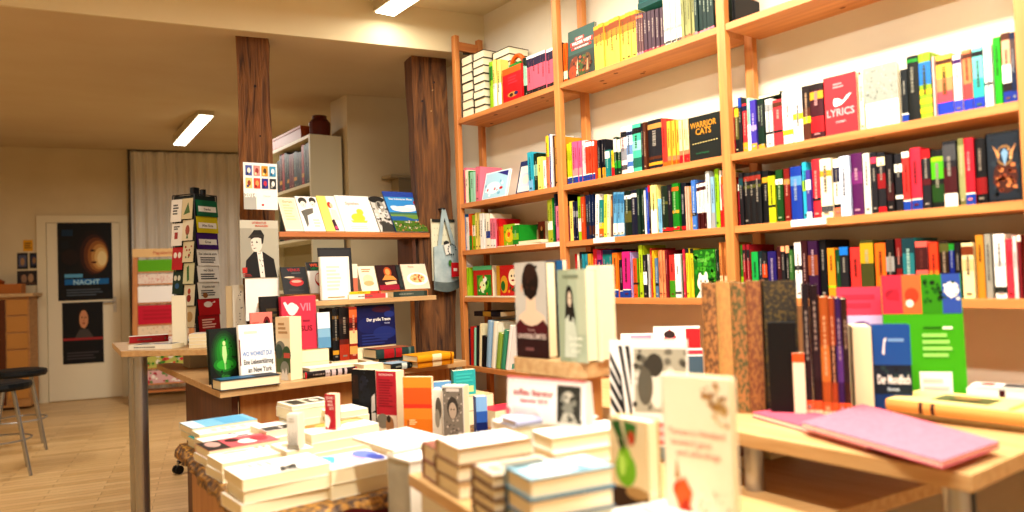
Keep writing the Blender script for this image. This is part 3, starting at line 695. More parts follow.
row('second shelf', Z2, 3, [
    (730.5, 733.5, 1, 107, 'red paperback', 'red'), (733.5, 738, 1, 106, 'yellow and black paperback', 'olive', [(.78, .95, 'yellow'), (0, .3, 'black')]), (738, 741.5, 1, 97, 'black paperback with blue head', 'ink', [(.82, 1, 'blue')]),
    (741.5, 746.5, 1, 103, 'red paperback with yellow foot', 'c84048', [(0, .2, 'gold'), (.85, .95, 'navy')]), (746.5, 749.8, 1, 98, 'white and green paperback', 'mint', [(0, .5, 'white')]), (749.8, 756, 1, 100, 'violet paperback', '5848a8', [(0, .14, 'gold'), (.4, .5, 'lilac')]),
    (756, 764, 2, 99, 'black and green paperback', 'dgreen', [(.45, .9, 'ink'), (0, .1, 'gold')]), (764, 771.3, 1, 99, 'white paperback with black bar', 'white', [(.28, .33, 'black'), (.75, .9, 'grey')]), (771.3, 781, 1, 99, 'broad red paperback with black bar', 'd04850', [(.3, .35, 'black'), (.85, .95, 'brown')]),
    (781.2, 791.5, 1, 91, 'white novel with black capitals', 'white', [(.2, .9, 'white'), (.18, .28, 'yellow')], {}), (791.5, 801.5, 1, 90, 'white novel with yellow tag', 'white', [(.44, .56, 'd8d030')]), (802, 810, 1, 86, 'dark novel with yellow tag', 'brown', [(.32, .44, 'd8d030'), (.6, 1, 'dbrown')]),
    (810.3, 823.5, 1, 84, 'thick maroon novel with yellow band', '5a1028', [(.72, .86, 'gold'), (.12, .4, 'red'), (.9, 1, 'dbrown')], {'hard': True}),
    (824, 857, 1, 75, 'red novel', 'd84850', [], {'lab': 'red novel facing out with a white bird, second shelf, near bay', 't': .028, 'hard': True, 'face': [
        ('e', .36, .55, .07, .07, 'white'), ('p', [(.3, .52), (.42, .62), (.58, .56), (.72, .64), (.86, .66), (.72, .58), (.55, .5), (.4, .48)], 'white'), ('t', 'LYRICS', .5, .32, .12, 'f4b0b0', .84), ('t', 'roman', .5, .2, .05, 'f4b0b0', .3), ('l', .3, .7, .78, .88, 2, 'f0a0a0')]}),
    (857.5, 863, 1, 74, 'cream paperback', 'f0e4c0'),
    (864, 898.3, 1, 65, 'grey and white novel', 'ivory', [], {'lab': 'white novel facing out with a speckled grey upper half, near bay', 't': .024, 'hard': True, 'face': [
        ('r', 0, .42, 1, 1, '989c92'), ('s', .03, .45, .97, .97, 110, ['7c8078', 'a8aca2', '8c9086', '989c90'], .035), ('r', .46, .35, .54, .37, 'rose'), ('t', 'Der Winter', .5, .24, .06, 'c8b8b0', .7), ('t', 'Roman', .5, .15, .04, 'c8b8b0', .3)]}),
    (899, 906, 1, 69, 'black paperback with blue foot', '20282c', BF), (906, 917.5, 1, 55, 'thick black hardback with green lettering', '101814', [(.9, .95, 'green')], {'hard': True}),
    (918, 930.3, 1, 53, 'lime and blue chequered hardback', '9ab838', [(.52, .86, '3a88c8'), (.38, .44, 'yellow'), (.24, .3, 'yellow'), (.1, .16, 'yellow')], {'hard': True}), (930.5, 935, 2, 56, 'pale pink paperback', 'f0d0c8'),
    (935.2, 951.8, 1, 54, 'thick yellow-coral paperback with blue foot', 'e8c860', [(0, .22, '3050b8'), (.22, .4, 'e8606c'), (.4, .62, 'e89a70'), (.85, .92, 'brown')]), (952, 960.8, 1, 55, 'white-pink paperback with blue foot', 'f4e4e8', [(0, .22, '4a58c0'), (.85, .92, 'purple')]),
    (961, 970.8, 1, 49, 'salmon paperback with blue foot', 'ec9468', [(0, .2, '3050b8'), (.2, .45, 'e85a58'), (.86, .94, 'brown')]), (971, 982.5, 1, 47, 'turquoise paperback with blue foot', '88d8d0', [(0, .2, '3050b8'), (.2, .5, '48b8b0'), (.86, .94, 'black')]),
    (983, 991.5, 1, 45, 'white paperback with thin black bar', 'white', [(.36, .4, 'black')]), (992, 1000, 1, 37, 'bright green paperback', '38b828', []), (1000.5, 1010, 1, 32, 'peach paperback with dark foot', 'e8b898', [(0, .18, '2848a0'), (.18, .3, 'dbrown'), (.3, .55, 'white'), (.9, 1, 'brown')]),
    (1010.2, 1016, 1, 32, 'navy paperback', 'dblue', [(0, .16, '2848a0'), (.5, .9, '5a4a4a')]),
])
# dark book lying on top of the slim ones
a = onX(758, 97, SHELF_X+.01); b = onX(783, 95, SHELF_X+.01)
flat('dark green book lying on top of the white and red ones, second shelf', (SHELF_X+.012, a.y), -90, a.y-b.y-.012, .10, Z2 + height_at(V((SHELF_X, a.y-.02, Z2)), 97.6), .010, '3a4a40', edge='R', group='books on the second shelf of the near bay')

# ---- third shelf
row('third shelf', Z3, 1, [
    (459, 462.6, 1, 214, 'bright blue tall book', '3a98d0', [], {'dx': -.004}), (462.6, 464.6, 1, 217, 'slim red book', 'red'), (464.6, 468.2, 2, 217, 'white slim book', 'white'), (468.2, 471, 1, 214, 'orange slim book', 'orange', [(0, .4, 'green')]), (471, 474, 1, 215, 'leaf green book', 'lime', [(.4, .7, 'ivory')]),
    (474, 479.5, 2, 212.5, 'yellow slim book', 'lemon'), (479.5, 486, 2, 213.5, 'broad white book', 'white'), (486, 490, 1, 214, 'ivory book with blue band', 'ivory', [(.3, .5, 'blue')]), (490, 495.5, 2, 218.5, 'pale rose book', 'rose', [(0, .3, 'white')]), (495.5, 498, 1, 219, 'crimson book', 'red'),
    (498, 500, 1, 226.5, 'small orange book', 'orange'),
    (500, 511.5, 1, 224, 'yellow green picture book', 'lime', [], {'name': 'picture_book', 'lab': 'small yellow-green picture book facing out beside crimson book, third shelf', 't': .03, 'set': .02, 'face': [('e', .5, .5, .35, .3, 'yellow'), ('e', .45, .55, .12, .12, 'orange'), ('s', .1, .1, .9, .9, 12, ['e06030', 'f0e8a0', '3a8a30'], .07)]}),
    (512, 518, 1, 225, 'grass green book', 'green', [(.3, .6, 'lime')]),
    (521, 528, 1, 221, 'brown boxed book', '8a3a20', [], {'lab': 'brown book with dark figure facing out, third shelf by the timber post', 't': .02, 'set': .10, 'face': [('e', .5, .5, .3, .3, '402010'), ('e', .5, .7, .14, .1, 'd8a070')]}),
    (546, 551.5, 2, 199.5, 'tall lime album', 'b8c040', [(.3, .5, 'ivory')]), (551.5, 553, 1, 198, 'tall green album', 'green'), (553, 555.5, 1, 194, 'tall blue album', 'dblue'), (555.5, 559.6, 1, 206, 'rosy pink paperback', 'f090a8'),
])
row('third shelf', Z3, 2, [
    (565.2, 568.5, 1, 216, 'short cream paperback', 'ivory'), (568.5, 572, 1, 201, 'pale yellow paperback', 'lemon'), (572, 577, 2, 201, 'navy paperback', 'navy', [(.6, .75, 'grey')]), (577, 580.5, 1, 196.5, 'lime paperback', 'lime', [(.2, .5, 'ivory')]), (580.5, 584.8, 1, 196.5, 'rust orange paperback', 'c85a20'),
    (584.8, 588.2, 1, 195, 'black paperback with white print', 'dblue', [(.3, .7, 'ink')]), (588.2, 592.8, 2, 194, 'dark blue paperback', 'dblue', [(.1, .3, 'brown')]), (593, 597.3, 1, 194, 'white leaning paperback', 'white', [], {'lean': 3}), (597.3, 602, 1, 200, 'teal and yellow paperback', 'teal', [(.05, .25, 'orange'), (.25, .4, 'yellow')], {'lean': 3}),
    (602, 605.5, 1, 195, 'pale lime paperback', 'd0e060', [], {'lean': 3}), (605.5, 608.5, 1, 195, 'cream leaning paperback', 'cream', [], {'lean': 3}), (608.9, 610.4, 1, 196, 'brown speckled paperback', '8a6a58', [(.5, .9, 'tan')], {'lean': 3}),
    (611.5, 622.3, 3, 192.5, 'light blue paperback', '78b0d0', [(.05, .3, 'ivory'), (.75, .95, '4888b0')], {'lean': 2.5}), (622.8, 630, 1, 191, 'dark green novel with white flower', '0e3020', [(.82, .9, 'white'), (.3, .55, 'olive')], {'hard': True}),
    (630, 636.5, 1, 190, 'navy hardback with white emblem', '1a2040', [(.84, .92, 'white')], {'hard': True}), (636.5, 643.3, 2, 188.5, 'dark bottle green novel', '1c4030', [(.85, .95, 'dgreen')]), (643.3, 645, 1, 190, 'thin white paperback', 'white'), (645, 648, 1, 187.5, 'royal blue paperback', '2858c0'),
    (648, 650.3, 1, 185.5, 'dark book with red head', 'dbrown', [(.86, 1, 'red')]), (650.3, 656.5, 1, 185.5, 'broad cream paperback', 'f0e498', [(.0, .5, 'ivory')]), (656.5, 661, 2, 199, 'sky blue pocket book', 'sky'),
    (661.2, 667.8, 1, 185.5, 'dark green novel with red foot', '12341c', [(.03, .1, 'red'), (.6, .66, 'olive')], {'hard': True}), (667.8, 672.3, 1, 185, 'dark violet novel with red foot', '2a1828', [(.03, .09, 'red')]), (672.3, 679, 1, 183, 'bright green novel with red foot', '1e8a24', [(.03, .1, 'red'), (.84, .92, 'orange'), (.38, .44, 'gold')], {'hard': True}),
    (679, 685, 1, 182.5, 'midnight blue novel with red foot', '101c30', [(.03, .1, 'red')], {'hard': True}), (685, 688.3, 2, 186.5, 'blush slim paperback', 'f0c0a8'), (688.3, 691, 1, 186, 'honey paperback', 'e0b050'), (691, 695.8, 1, 180, 'cornflower blue paperback', '5888c8', [(.28, .34, 'black')]),
    (696, 706, 4, 183, 'dark red paperback with white panel', '5a1218', [(.35, .82, 'f0e8e0'), (.9, .97, 'f0e8e0')], {'dyt': -2}), (706, 710.3, 1, 171.5, 'tall pale grey paperback', 'c8d0cc'), (710.3, 714, 1, 177, 'pale blue paperback', '98b8d0', [(.0, .3, 'grey')]), (714, 718.3, 1, 168.5, 'tall lime paperback', 'a0c818'),
    (718.3, 721, 1, 170, 'tall ivory paperback', 'ivory', [(0, .3, 'red')]), (721, 725, 1, 176.5, 'scarlet paperback', 'd83828', [(.85, 1, 'orange')]),
])
row('third shelf', Z3, 3, [
    (731.5, 738, 1, 184, 'pink-red novel with white head', 'd83858', [(.84, 1, 'ivory'), (.3, .34, 'black')]), (738, 742.3, 1, 173.5, 'black novel with teal fleck', 'ink', [(.75, .9, '1c5a60')]), (742.3, 761, 3, 173, 'black novel with red dot', '141418', [(.84, .93, 'a04030'), (.7, .76, '6a6a30')], {'dyt': -2, 'hard': True}),
    (761, 767.8, 1, 171, 'black novel with yellow dot', '141418', [(.78, .88, 'gold')]), (768, 775.3, 1, 176, 'yellow-green novel', 'c8cc28', [(.33, .38, 'black')]), (775.5, 782.8, 1, 169.5, 'deep green novel with white spot', '1e5a20', [(.72, .82, 'ivory')]), (783, 789.3, 1, 168.5, 'brick red novel', '8a2420', [(.7, .8, 'tan')]),
    (789.5, 800.8, 1, 166.5, 'broad royal blue novel', '2050a8', [(.65, .82, '6aa0c8')], {'hard': True}), (801, 806, 1, 162, 'cyan novel', '40b8d0', [(.5, .68, 'lime')]), (806, 811, 1, 170, 'violet and white novel', '5a50a0', [(0, .15, 'white'), (.6, .8, 'white')]), (811.2, 820, 1, 159, 'broad red novel with black bar', 'd8404c', [(.3, .35, 'black')], {'hard': True}),
    (820.5, 832, 1, 159, 'broad cream novel', 'f4e8c8', [(.7, .8, 'gold'), (.1, .2, 'dgrey')], {'hard': True}), (832.3, 839.5, 1, 159, 'white novel with navy panel', 'ivory', [(0, .16, 'salmon'), (.16, .22, 'black'), (.6, .85, 'navy')]), (839.8, 850, 1, 156, 'pale blue-white novel', 'd0dcf0', [(.3, .8, 'e8eef8')], {'hard': True}),
    (850.3, 862, 1, 153.5, 'broad purple novel', '6a2468', [(.5, .7, '8a3a80')], {'hard': True}), (862.3, 869.8, 1, 153.5, 'light grey novel', 'd8d4c8'), (870, 876.5, 1, 152.5, 'black novel with pink head', 'ink', [(.82, .92, 'pink')]),
    (876.8, 885, 1, 152.5, 'black novel with red panel', 'ink', [(.4, .65, '9a2028'), (.78, .92, 'cream'), (0, .1, 'red')]), (885.2, 892.8, 1, 155, 'very dark novel', '181018', [(.2, .5, '501418')]), (893, 901, 1, 153.5, 'black novel with white blossom', 'ink', [(.68, .82, 'ivory'), (.22, .28, 'ivory')]),
    (901.3, 909, 1, 151.5, 'tomato red novel with blue foot', 'e04a44', BF + [(.9, 1, 'ivory')]), (909.3, 920, 1, 147.5, 'broad red novel with blue foot', 'e04058', BF, {'hard': True}), (920.3, 929.5, 1, 148.5, 'black and scarlet novel', 'ink', [(.85, 1, 'red'), (.4, .5, 'maroon')]),
    (930, 943, 1, 149.5, 'black novel with bright green figure', '141a14', [(.5, .8, '68c020'), (.8, .88, 'lime'), (.1, .4, '2a5a1c')], {'hard': True}), (943.3, 956.5, 1, 141.5, 'black novel with white foot', 'ink', [(0, .2, 'ivory'), (.2, .6, '5a1420'), (.7, .95, 'dgrey')], {'hard': True}),
    (956.8, 963.5, 1, 138, 'olive striped novel', '8a8a58', [(.1, .9, 'a8a878')]), (963.8, 973.5, 1, 137.5, 'crimson novel with blue foot', 'd02c44', BF, {'hard': True}), (974, 985, 1, 138.5, 'black novel with red splash', '140c10', [(.15, .4, '9a1a20')], {'hard': True}),
    (986.5, 1021, 1, 132, 'dark fantasy novel', '1c242c', [], {'lab': 'dark fantasy novel facing out with a bronze crowned emblem, near bay', 't': .03, 'hard': True, 'face': [
        ('r', .05, .04, .95, .96, '283440'), ('s', .08, .1, .92, .9, 26, ['1a222a', '34424c', '202a32'], .1), ('e', .55, .36, .36, .24, '5a3020'), ('s', .25, .15, .85, .55, 30, ['8a4a2c', 'b06a40', '6a3422', 'c88a5a', '9a5636'], .09), ('e', .55, .66, .25, .15, '9a7a50'), ('e', .55, .66, .2, .11, '28384a'), ('s', .3, .6, .8, .8, 10, ['b89868', '3a4c60', 'd8c090'], .05),
        ('p', [(.2, .82), (.36, .62), (.42, .68)], 'd0a070'), ('p', [(.9, .82), (.74, .62), (.68, .68)], 'd0a070'), ('p', [(.45, .7), (.55, .5), (.66, .7), (.55, .76)], '88a8c0')]}),
])
# ---- fourth shelf
row('fourth shelf', Z4, 1, [
    (459, 461.2, 1, 254, 'thin white book', 'white'), (461.2, 463.8, 1, 267, 'thin lemon book', 'lemon'), (463.8, 467.3, 2, 268, 'yellow-green slim book', 'lime', [(0, .4, 'lemon')]),
    (470, 489, 1, 266, 'red and green board book', 'c83a28', [], {'name': 'board_book', 'lab': 'red board book with a green figure facing out, fourth shelf', 't': .035, 'set': .02, 'face': [('r', .2, .05, .95, .7, '3a9a30'), ('e', .55, .45, .28, .24, '88c848'), ('e', .5, .35, .16, .16, 'e8f0c0'), ('e', .62, .55, .1, .1, 'white'), ('s', .25, .08, .95, .65, 14, ['2a7a20', 'f0f0d0', 'e05030'], .06), ('r', 0, .86, 1, 1, '6ac090')]}),
    (494, 516, 1, 265, 'red toddler book', 'c82820', [], {'name': 'board_book', 'lab': 'red board book with a white face and yellow edge, fourth shelf', 't': .035, 'set': .015, 'face': [('r', 0, 0, .16, 1, 'c8a030'), ('e', .35, .4, .17, .28, 'd8a830'), ('e', .3, .35, .1, .16, '2a7a30'), ('e', .76, .62, .2, .26, 'f0e0c0'), ('e', .7, .66, .035, .04, '301810'), ('e', .83, .66, .035, .04, '301810'), ('e', .76, .52, .07, .03, 'a03020'), ('s', .5, .05, .95, .3, 8, ['e0a040', '2a6a30'], .06)]}),
])
row('fourth shelf', Z4, 2, [
    (574.5, 576.8, 1, 254, 'thin crimson book', 'red'), (576.8, 579.2, 1, 253.5, 'thin ivory book', 'ivory'), (579.2, 582, 1, 252, 'dark green slim book', 'dgreen', [(.8, 1, 'navy')]), (582, 588, 3, 254, 'turquoise pocket book', '40b0c0', [(.3, .5, 'ivory')]), (588, 592, 1, 254, 'amber pocket book', 'gold', [(0, .4, 'orange')]),
    (592, 597.2, 1, 248.5, 'cherry red book', 'd8283c'), (597.2, 602, 1, 250, 'purple-pink book', 'c03878', [(.5, .8, 'purple')]), (602, 611.8, 3, 250, 'dark blue slim book', '283868', [(.7, .9, 'teal')]), (612, 617.5, 1, 252.5, 'orange book with blue foot', 'f09030', BF),
    (617.5, 621.8, 1, 260, 'small plum book with blue foot', '3a1838', BF), (622, 630, 1, 251.5, 'broad magenta book with blue foot', 'd83890', BF), (630, 631.8, 1, 252, 'thin lilac book', 'lilac'), (631.8, 636, 1, 258.5, 'dark orange pocket book', 'e06a28', [(.33, .38, 'black')]), (636, 639, 2, 258, 'apple green pocket book', '78b028', [(.33, .38, 'black')]),
    (639, 643.2, 1, 245, 'tall yellow-lime book', 'b8cc30'), (643.2, 647, 1, 255, 'black and white book', 'ink', [(.3, .6, 'white')]), (647, 649.2, 1, 254, 'slim silver book', 'lgrey'), (649.2, 651.5, 1, 248, 'slim rust book', 'c85030'), (651.5, 653.5, 1, 250, 'slim yellow book', 'yellow'), (653.5, 657, 1, 258, 'grey-blue pocket book', '6a8aa8', [(.3, .36, 'black')]),
    (657, 664.8, 3, 250.5, 'apricot paperback', 'f0a878'), (665, 668, 1, 250, 'wine red book', '8a1c30'), (668, 673.8, 1, 255, 'red and green book', 'e05048', [(0, .4, '5aa028')]), (674, 680, 1, 254.5, 'plain white book', 'white', [(.08, .14, 'dgrey')]), (680, 683, 1, 255, 'forest green book', '1c6a38'), (683, 685.8, 1, 249, 'raspberry book', 'c83858'),
    (686, 692.8, 2, 248.5, 'sunny yellow book', 'e8d848', [(.9, 1, 'ink')]),
    (693.5, 716, 1, 249, 'green animal book', '2a7a20', [], {'lab': 'green book facing out with a white animal, fourth shelf, middle bay', 't': .02, 'hard': True, 'face': [
        ('s', .03, .3, .97, .97, 34, ['3a9a2c', '1e5c18', '60b040'], .12), ('t', 'TIERE', .4, .74, .07, '88c868', .5), ('e', .42, .3, .26, .17, 'f0ead8'), ('e', .3, .42, .08, .1, 'f0ead8'), ('e', .56, .44, .08, .1, 'f0ead8'), ('e', .42, .26, .1, .06, '4a3428'), ('e', .33, .34, .03, .03, '201810'), ('e', .52, .34, .03, .03, '201810'), ('p', [(.1, 0), (.3, .16), (.75, .16), (.9, 0)], 'f0ead8')]}),
    (716.3, 719.5, 1, 250, 'thin dark green book', 'dgreen'), (719.5, 725.5, 2, 242.5, 'tall sand coloured book', 'd8985c', [(0, .4, 'f0d8b0')]),
])
row('fourth shelf', Z4, 3, [
    (734, 743, 1, 245, 'grass green book', '3a8a28', [(.2, .4, 'lime')]), (743, 750, 2, 244.5, 'red and black slim book', 'a02838', [(.7, .9, 'ink')]), (750.2, 757.3, 1, 251.5, 'emerald book', '28b060'), (757.5, 762, 1, 251, 'dark teal book', '103c44'), (762, 767, 1, 253, 'black book with orange blot', 'ink', [(.45, .75, 'c85a20')]), (767.2, 776, 1, 251.5, 'broad indigo book', '382878', [(0, .1, 'magenta')]),
    (776.3, 781, 1, 247, 'maroon slim book', '501420'), (781, 785, 1, 246, 'black slim book', 'ink', [(.9, 1, 'peach')]), (785, 789, 1, 246, 'slim black book with peach head', 'ink', [(.86, 1, 'peach')]), (789.2, 793.5, 1, 249.5, 'dull green book', '4a7a40'), (793.8, 801, 1, 242, 'pure white book', 'white', [(.5, .58, 'ink')]), (801.3, 808, 1, 241, 'deep maroon book', '4a1020'),
    (808.2, 818, 1, 240.5, 'purple and brown book', '4a1c50', [(.4, .75, '9a5a38')]), (818.2, 825.5, 1, 240, 'blackish navy book', '101420'), (826, 834, 1, 248.5, 'amber orange book', 'e8a030', [(.2, .25, 'lime')]), (834.2, 839, 1, 249.5, 'dark forest green book', '185a30'), (839.3, 848, 1, 246.5, 'black book with blue head', 'ink', [(.84, 1, '2888d0')]),
    (848.5, 859.5, 1, 247.5, 'broad coral red book', 'e84e48'), (860, 873.5, 1, 240.5, 'thick olive book with yellow stripe', '5a5a28', [(.6, .95, 'c8a828')]), (874, 885.5, 1, 243, 'thick orange book', 'f08028'), (886, 894.5, 1, 238.5, 'black book with white letters', '181414', [(.45, .7, '989490')]), (895, 901.8, 1, 238.5, 'red-black book', '8a1c20', [(.5, .7, 'ink')]),
    (902, 914.5, 1, 237.5, 'thick teal book', '38888c', [(.75, 1, '205058')]), (915, 928, 1, 241.5, 'salmon book with dark head', 'e8786c', [(.5, .9, '5a2428')]), (928.3, 937.8, 1, 242.5, 'fiery orange-red book', 'e85830', [(0, .5, 'f09040')]), (938, 947.8, 1, 240.5, 'dark brown book', '40281a', [(.8, .95, 'olive')]), (948, 953.8, 1, 243.5, 'deep blue book', '183890', [(.88, 1, 'green')]), (954, 960.5, 1, 243, 'charcoal book', '181216'),
    (961.2, 973.8, 1, 242.5, 'cream book with brown emblem', 'f0e0b0', [(.78, .94, '8a4a20'), (.5, .7, 'd8c090')]), (974.5, 983.5, 1, 234.5, 'ochre book', 'd0983c'), (984, 991.5, 1, 233.5, 'mid grey book', '9a988c'), (992, 1004.5, 1, 234.5, 'white book with black logo', 'f4f2ea', [(.08, .18, '283028'), (.5, .56, 'lgrey')]), (1005, 1012, 1, 239.5, 'rose red book', 'e04a5c'),
    (1012.3, 1017.3, 1, 236, 'pale pink book', 'f0d0cc'), (1017.5, 1021.5, 1, 234.5, 'dark cherry book', '8a2030', [(.9, 1, 'ivory')]),
])
# small flat things on the narrow bay shelves
def onshelf(x, z, X=None):
    X = X or SHELF_X; a, b = 1.5, 3.6
    for _ in range(40):
        m = (a+b)/2
        if proj((X, m, z))[0] > x: a = m
        else: b = m
    return a
p = onshelf(500, Z3); q = onshelf(518, Z3)
flat('red booklet lying flat at the front of the third shelf', (XS+.006, p), -90, p-q, .014, Z3+.0006, .006, 'red', edge='R', name='booklet')
p = onshelf(519, Z3); q = onshelf(544, Z3)
flat('white booklet lying flat beside the red booklet, third shelf', (XS+.006, p), -90, p-q, .12, Z3+.0006, .006, 'white', edge='R', name='booklet')
flat('cream picture book lying open-edged on the white booklet, third shelf', (XS+.012, p-.012), -93, p-q-.01, .11, Z3+.0075, .012, 'cream', edge='L', name='picture_book')
sheet('framed_print', 'small dark framed print standing at the back of the third shelf', 'picture', (2.16, onshelf(529, Z3, 2.16), Z3+.002), (0, -1, 0), (.05, 0, 1), .105, .10, '38281a', [('r', .1, .1, .9, .9, '5a6a50'), ('e', .4, .4, .2, .25, '8a9a78'), ('e', .65, .45, .15, .3, 'c8b890')], .012)
for i, (a_, b_) in enumerate(((468, 498), (498.6, 514), (514.6, 524))):
    p = onshelf(a_, Z4); q = onshelf(b_, Z4)
    flat(['longest', 'middle', 'shortest'][i] + ' white booklet lying along the fourth shelf edge', (XS+.003, p), -90, p-q, .022, Z4+.0006, .006, ['f4ecd4', 'ivory', 'white'][i], edge='R', name='booklet', group='white booklets on the fourth shelf edge')
p = onshelf(542, Z4, 2.15); q = onshelf(558, Z4, 2.15)
m = MB(); m.box(2.15, 2.215, q, p, Z4+.0006, Z4+.115, 'dbrown'); m.box(2.148, 2.15, q+.008, p-.008, Z4+.07, Z4+.107, 'a83030')
tag(m.build('card_box'), 'small dark box with red label at the back of the fourth shelf', 'box')
p = onshelf(484, Z4, 2.13); q = onshelf(498, Z4, 2.13)
m = MB(); m.box(2.13, 2.21, q, p, Z4+.0006, Z4+.135, '38201a'); m.box(2.129, 2.13, q+.01, p-.01, Z4+.1, Z4+.125, '8a2a20')
tag(m.build('card_box'), 'dark brown box behind the red and green board book', 'box')
# price strips clipped to shelf edges
for (x0, x1, z, lab) in ((593.5, 614, Z3, 'white label strip on the third shelf edge, middle bay'), (791, 826, Z3, 'white label strip on the third shelf edge, near bay'), (546, 559, Z3, 'small white label strip on the third shelf edge, bay by the timber post')):
    p = onshelf(x0, z, XS) if x0 < 720 else None
    a, b = 0.5, 3.3
    def yy(x):
        a, b = .4, 3.4
        for _ in range(40):
            m_ = (a+b)/2
            if proj((XS, m_, z))[0] > x: a = m_
            else: b = m_
        return a
    m = MB(); m.box(XS-.002, XS+.0035, yy(x1), yy(x0), z-.019, z+.001, 'f4f0e4')
    tag(m.build('shelf_label'), lab, 'label', 'white shelf labels')

# ---- lowest visible shelf: picture books leaning together
def leaner(x0, x1, yt, colr, lab, lean, dx=0, face=None, t=None, w=.17):
    a, b = onshelf(x0, Z5+.1), onshelf(x1, Z5+.1); tt = t or max(.004, (a-b)*.92)
    X = SHELF_X + dx; h = height_at(V((X, (a+b)/2, Z5)), yt, .5)
    Mx = Matrix.Translation((X + w/2, (a+b)/2, Z5+.0012 + abs(math.sin(math.radians(lean)))*tt/2)) @ Matrix.Rotation(math.radians(lean), 4, 'X')
    add_book('picture_book', lab, 'book', Mx, w, h, tt, colr, 'picture books leaning on the lowest shelf', front=face, hard=True, spine_rule=False)
for args in [(469, 470.1, 329, 'dblue', 'dark blue picture book beside the red one, leaning row', 1),
             (470.2, 473, 327, 'c8342c', 'red picture book in the leaning row, lowest shelf', 1.5), (473.2, 475.4, 328, 'mint', 'pale green picture book right after the red one, leaning row', 4), (475.6, 478, 326, 'ink', 'black picture book after the pale green one, leaning row', 4),
             (478.3, 480.8, 324, 'cream', 'cream picture book between the two black ones, leaning row', 5), (481, 485, 336, 'black', 'shorter black picture book in the leaning row', 5), (485.4, 490, 321, 'a8c8e0', 'pale blue picture book in the leaning row', 7),
             (490.4, 494.5, 322, 'ivory', 'ivory picture book between pale blue and lime ones, leaning row', 9), (495, 499.5, 333, 'a8c060', 'lime picture book in the leaning row', 11), (500, 504, 330, '58a888', 'sea green picture book in the leaning row', 12)]: leaner(*args)
leaner(504.6, 508, 325, 'f4f2ec', 'white picture book with a wooden toy bear on its cover, leaning row', 13, face=[('e', .55, .45, .2, .14, 'b06028'), ('e', .5, .65, .13, .09, 'c87838'), ('e', .62, .3, .12, .1, 'a05020'), ('r', .1, .02, .6, .14, '58b0a0'), ('e', .45, .7, .05, .04, 'e04030')])
a = onshelf(471, 1.02); b = onshelf(501, 1.02)
flat('navy picture book lying across the tops of the leaning row', (SHELF_X+.02, a), -90, .23, .13, 1.037, .024, '1c2038', edge='F', spine=[(.2, .8, '2a2e48'), (.35, .65, 'c8a850')], name='picture_book', group='picture books leaning on the lowest shelf', spine_rule=False)
# ------------------------------------------------------------------ timber post: calendar and posters
def facing_sheet(name, label, cat, x0, y0, x1, y1, Y, color, art, t=.002, group=None, lean=0):
    A = onY(x0, y0, Y); B = onY(x1, y1, Y); w = B.x-A.x; h = (A.z-B.z)
    return sheet(name, label, cat, (A.x, Y, B.z), (1, 0, 0), (0, math.tan(math.radians(lean)), 1), w, h/math.cos(math.radians(lean)) if lean else h, color, art, t, group)
PASTEL = ['5a70b0', 'd8a098', 'e0a838', '58a8c8', 'e8d090', 'e06048', '48489a', '303438']
art = [('r', 0, 0, .36, .34, 'b4b4ae'), ('t', '2014', .2, .26, .085, 'white', .34), ('e', .55, .1, .04, .022, 'red')]
for i in range(4):
    for j in range(2):
        u = .06 + i*.235; v = .72 - j*.27; c = PASTEL[i+4*j]
        art += [('r', u, v, u+.19, v+.22, c), ('e', u+.1, v+.11, .05, .06, ['e8e0d0', 'b04838', '705010', 'e8f0f0', 'a05030', 'f0b070', 'd04860', 'e8e8e0'][i+4*j]), ('r', u+.03, v+.02, u+.09, v+.07, ['303860', 'e8d8b0', 'f0e0a0', '286888', '504880', 'a02820', '2a2a60', 'a8a8a0'][i+4*j])]
art += [('t', 'Kalender', .68, .28, .03, 'lgrey', .5)]
facing_sheet('wall_calendar', 'white wall calendar reading 2014 with eight small pictures on the timber post', 'calendar', 243, 162, 278, 210, 3.405, 'f4f2ee', art, .004)
facing_sheet('magazine_poster', 'magazine poster of a person in dark cap and jacket on the timber post', 'poster', 239.5, 220, 279.5, 277, 3.405, 'c8c4b4', [
    ('r', 0, 0, 1, .86, 'b8b4a4'), ('r', .0, .0, .3, .86, 'a8a496'), ('e', .42, .60, .15, .16, 'e0d8cc'), ('p', [(.27, .66), (.26, .74), (.36, .83), (.54, .83), (.62, .74), (.59, .60), (.55, .58), (.54, .68), (.4, .71)], '28241f'), ('p', [(.2, .69), (.27, .75), (.58, .75), (.6, .7)], '3a352e'), ('p', [(.28, .60), (.33, .61), (.30, .645)], '4a443c'), ('p', [(.40, .60), (.46, .61), (.42, .645)], '4a443c'), ('p', [(.31, .6), (.27, .545), (.34, .55)], 'b8aca0'), ('p', [(.32, .515), (.42, .52), (.36, .5)], '6a4a44'),
    ('p', [(.1, 0), (.14, .3), (.34, .45), (.58, .45), (.86, .32), (.94, 0)], '211f20'), ('p', [(.42, .45), (.56, .45), (.62, 0), (.5, 0)], 'e4e0d8'), ('s', .47, .02, .58, .44, 16, ['303030', 'f4f4f0'], .02), ('t', 'LITERATUR', .5, .94, .035, 'd06050', .8), ('t', 'MAGAZIN', .56, .885, .035, 'd87860', .8), ('r', .04, .08, .16, .18, 'c84a40'), ('l', .06, .3, .02, .07, 2, 'b05048')], .003)
facing_sheet('paper_sheet', 'blank white sheet hanging below the magazine poster on the timber post', 'paper', 245, 277.5, 280, 319, 3.41, 'f6f4ee', [], .002)

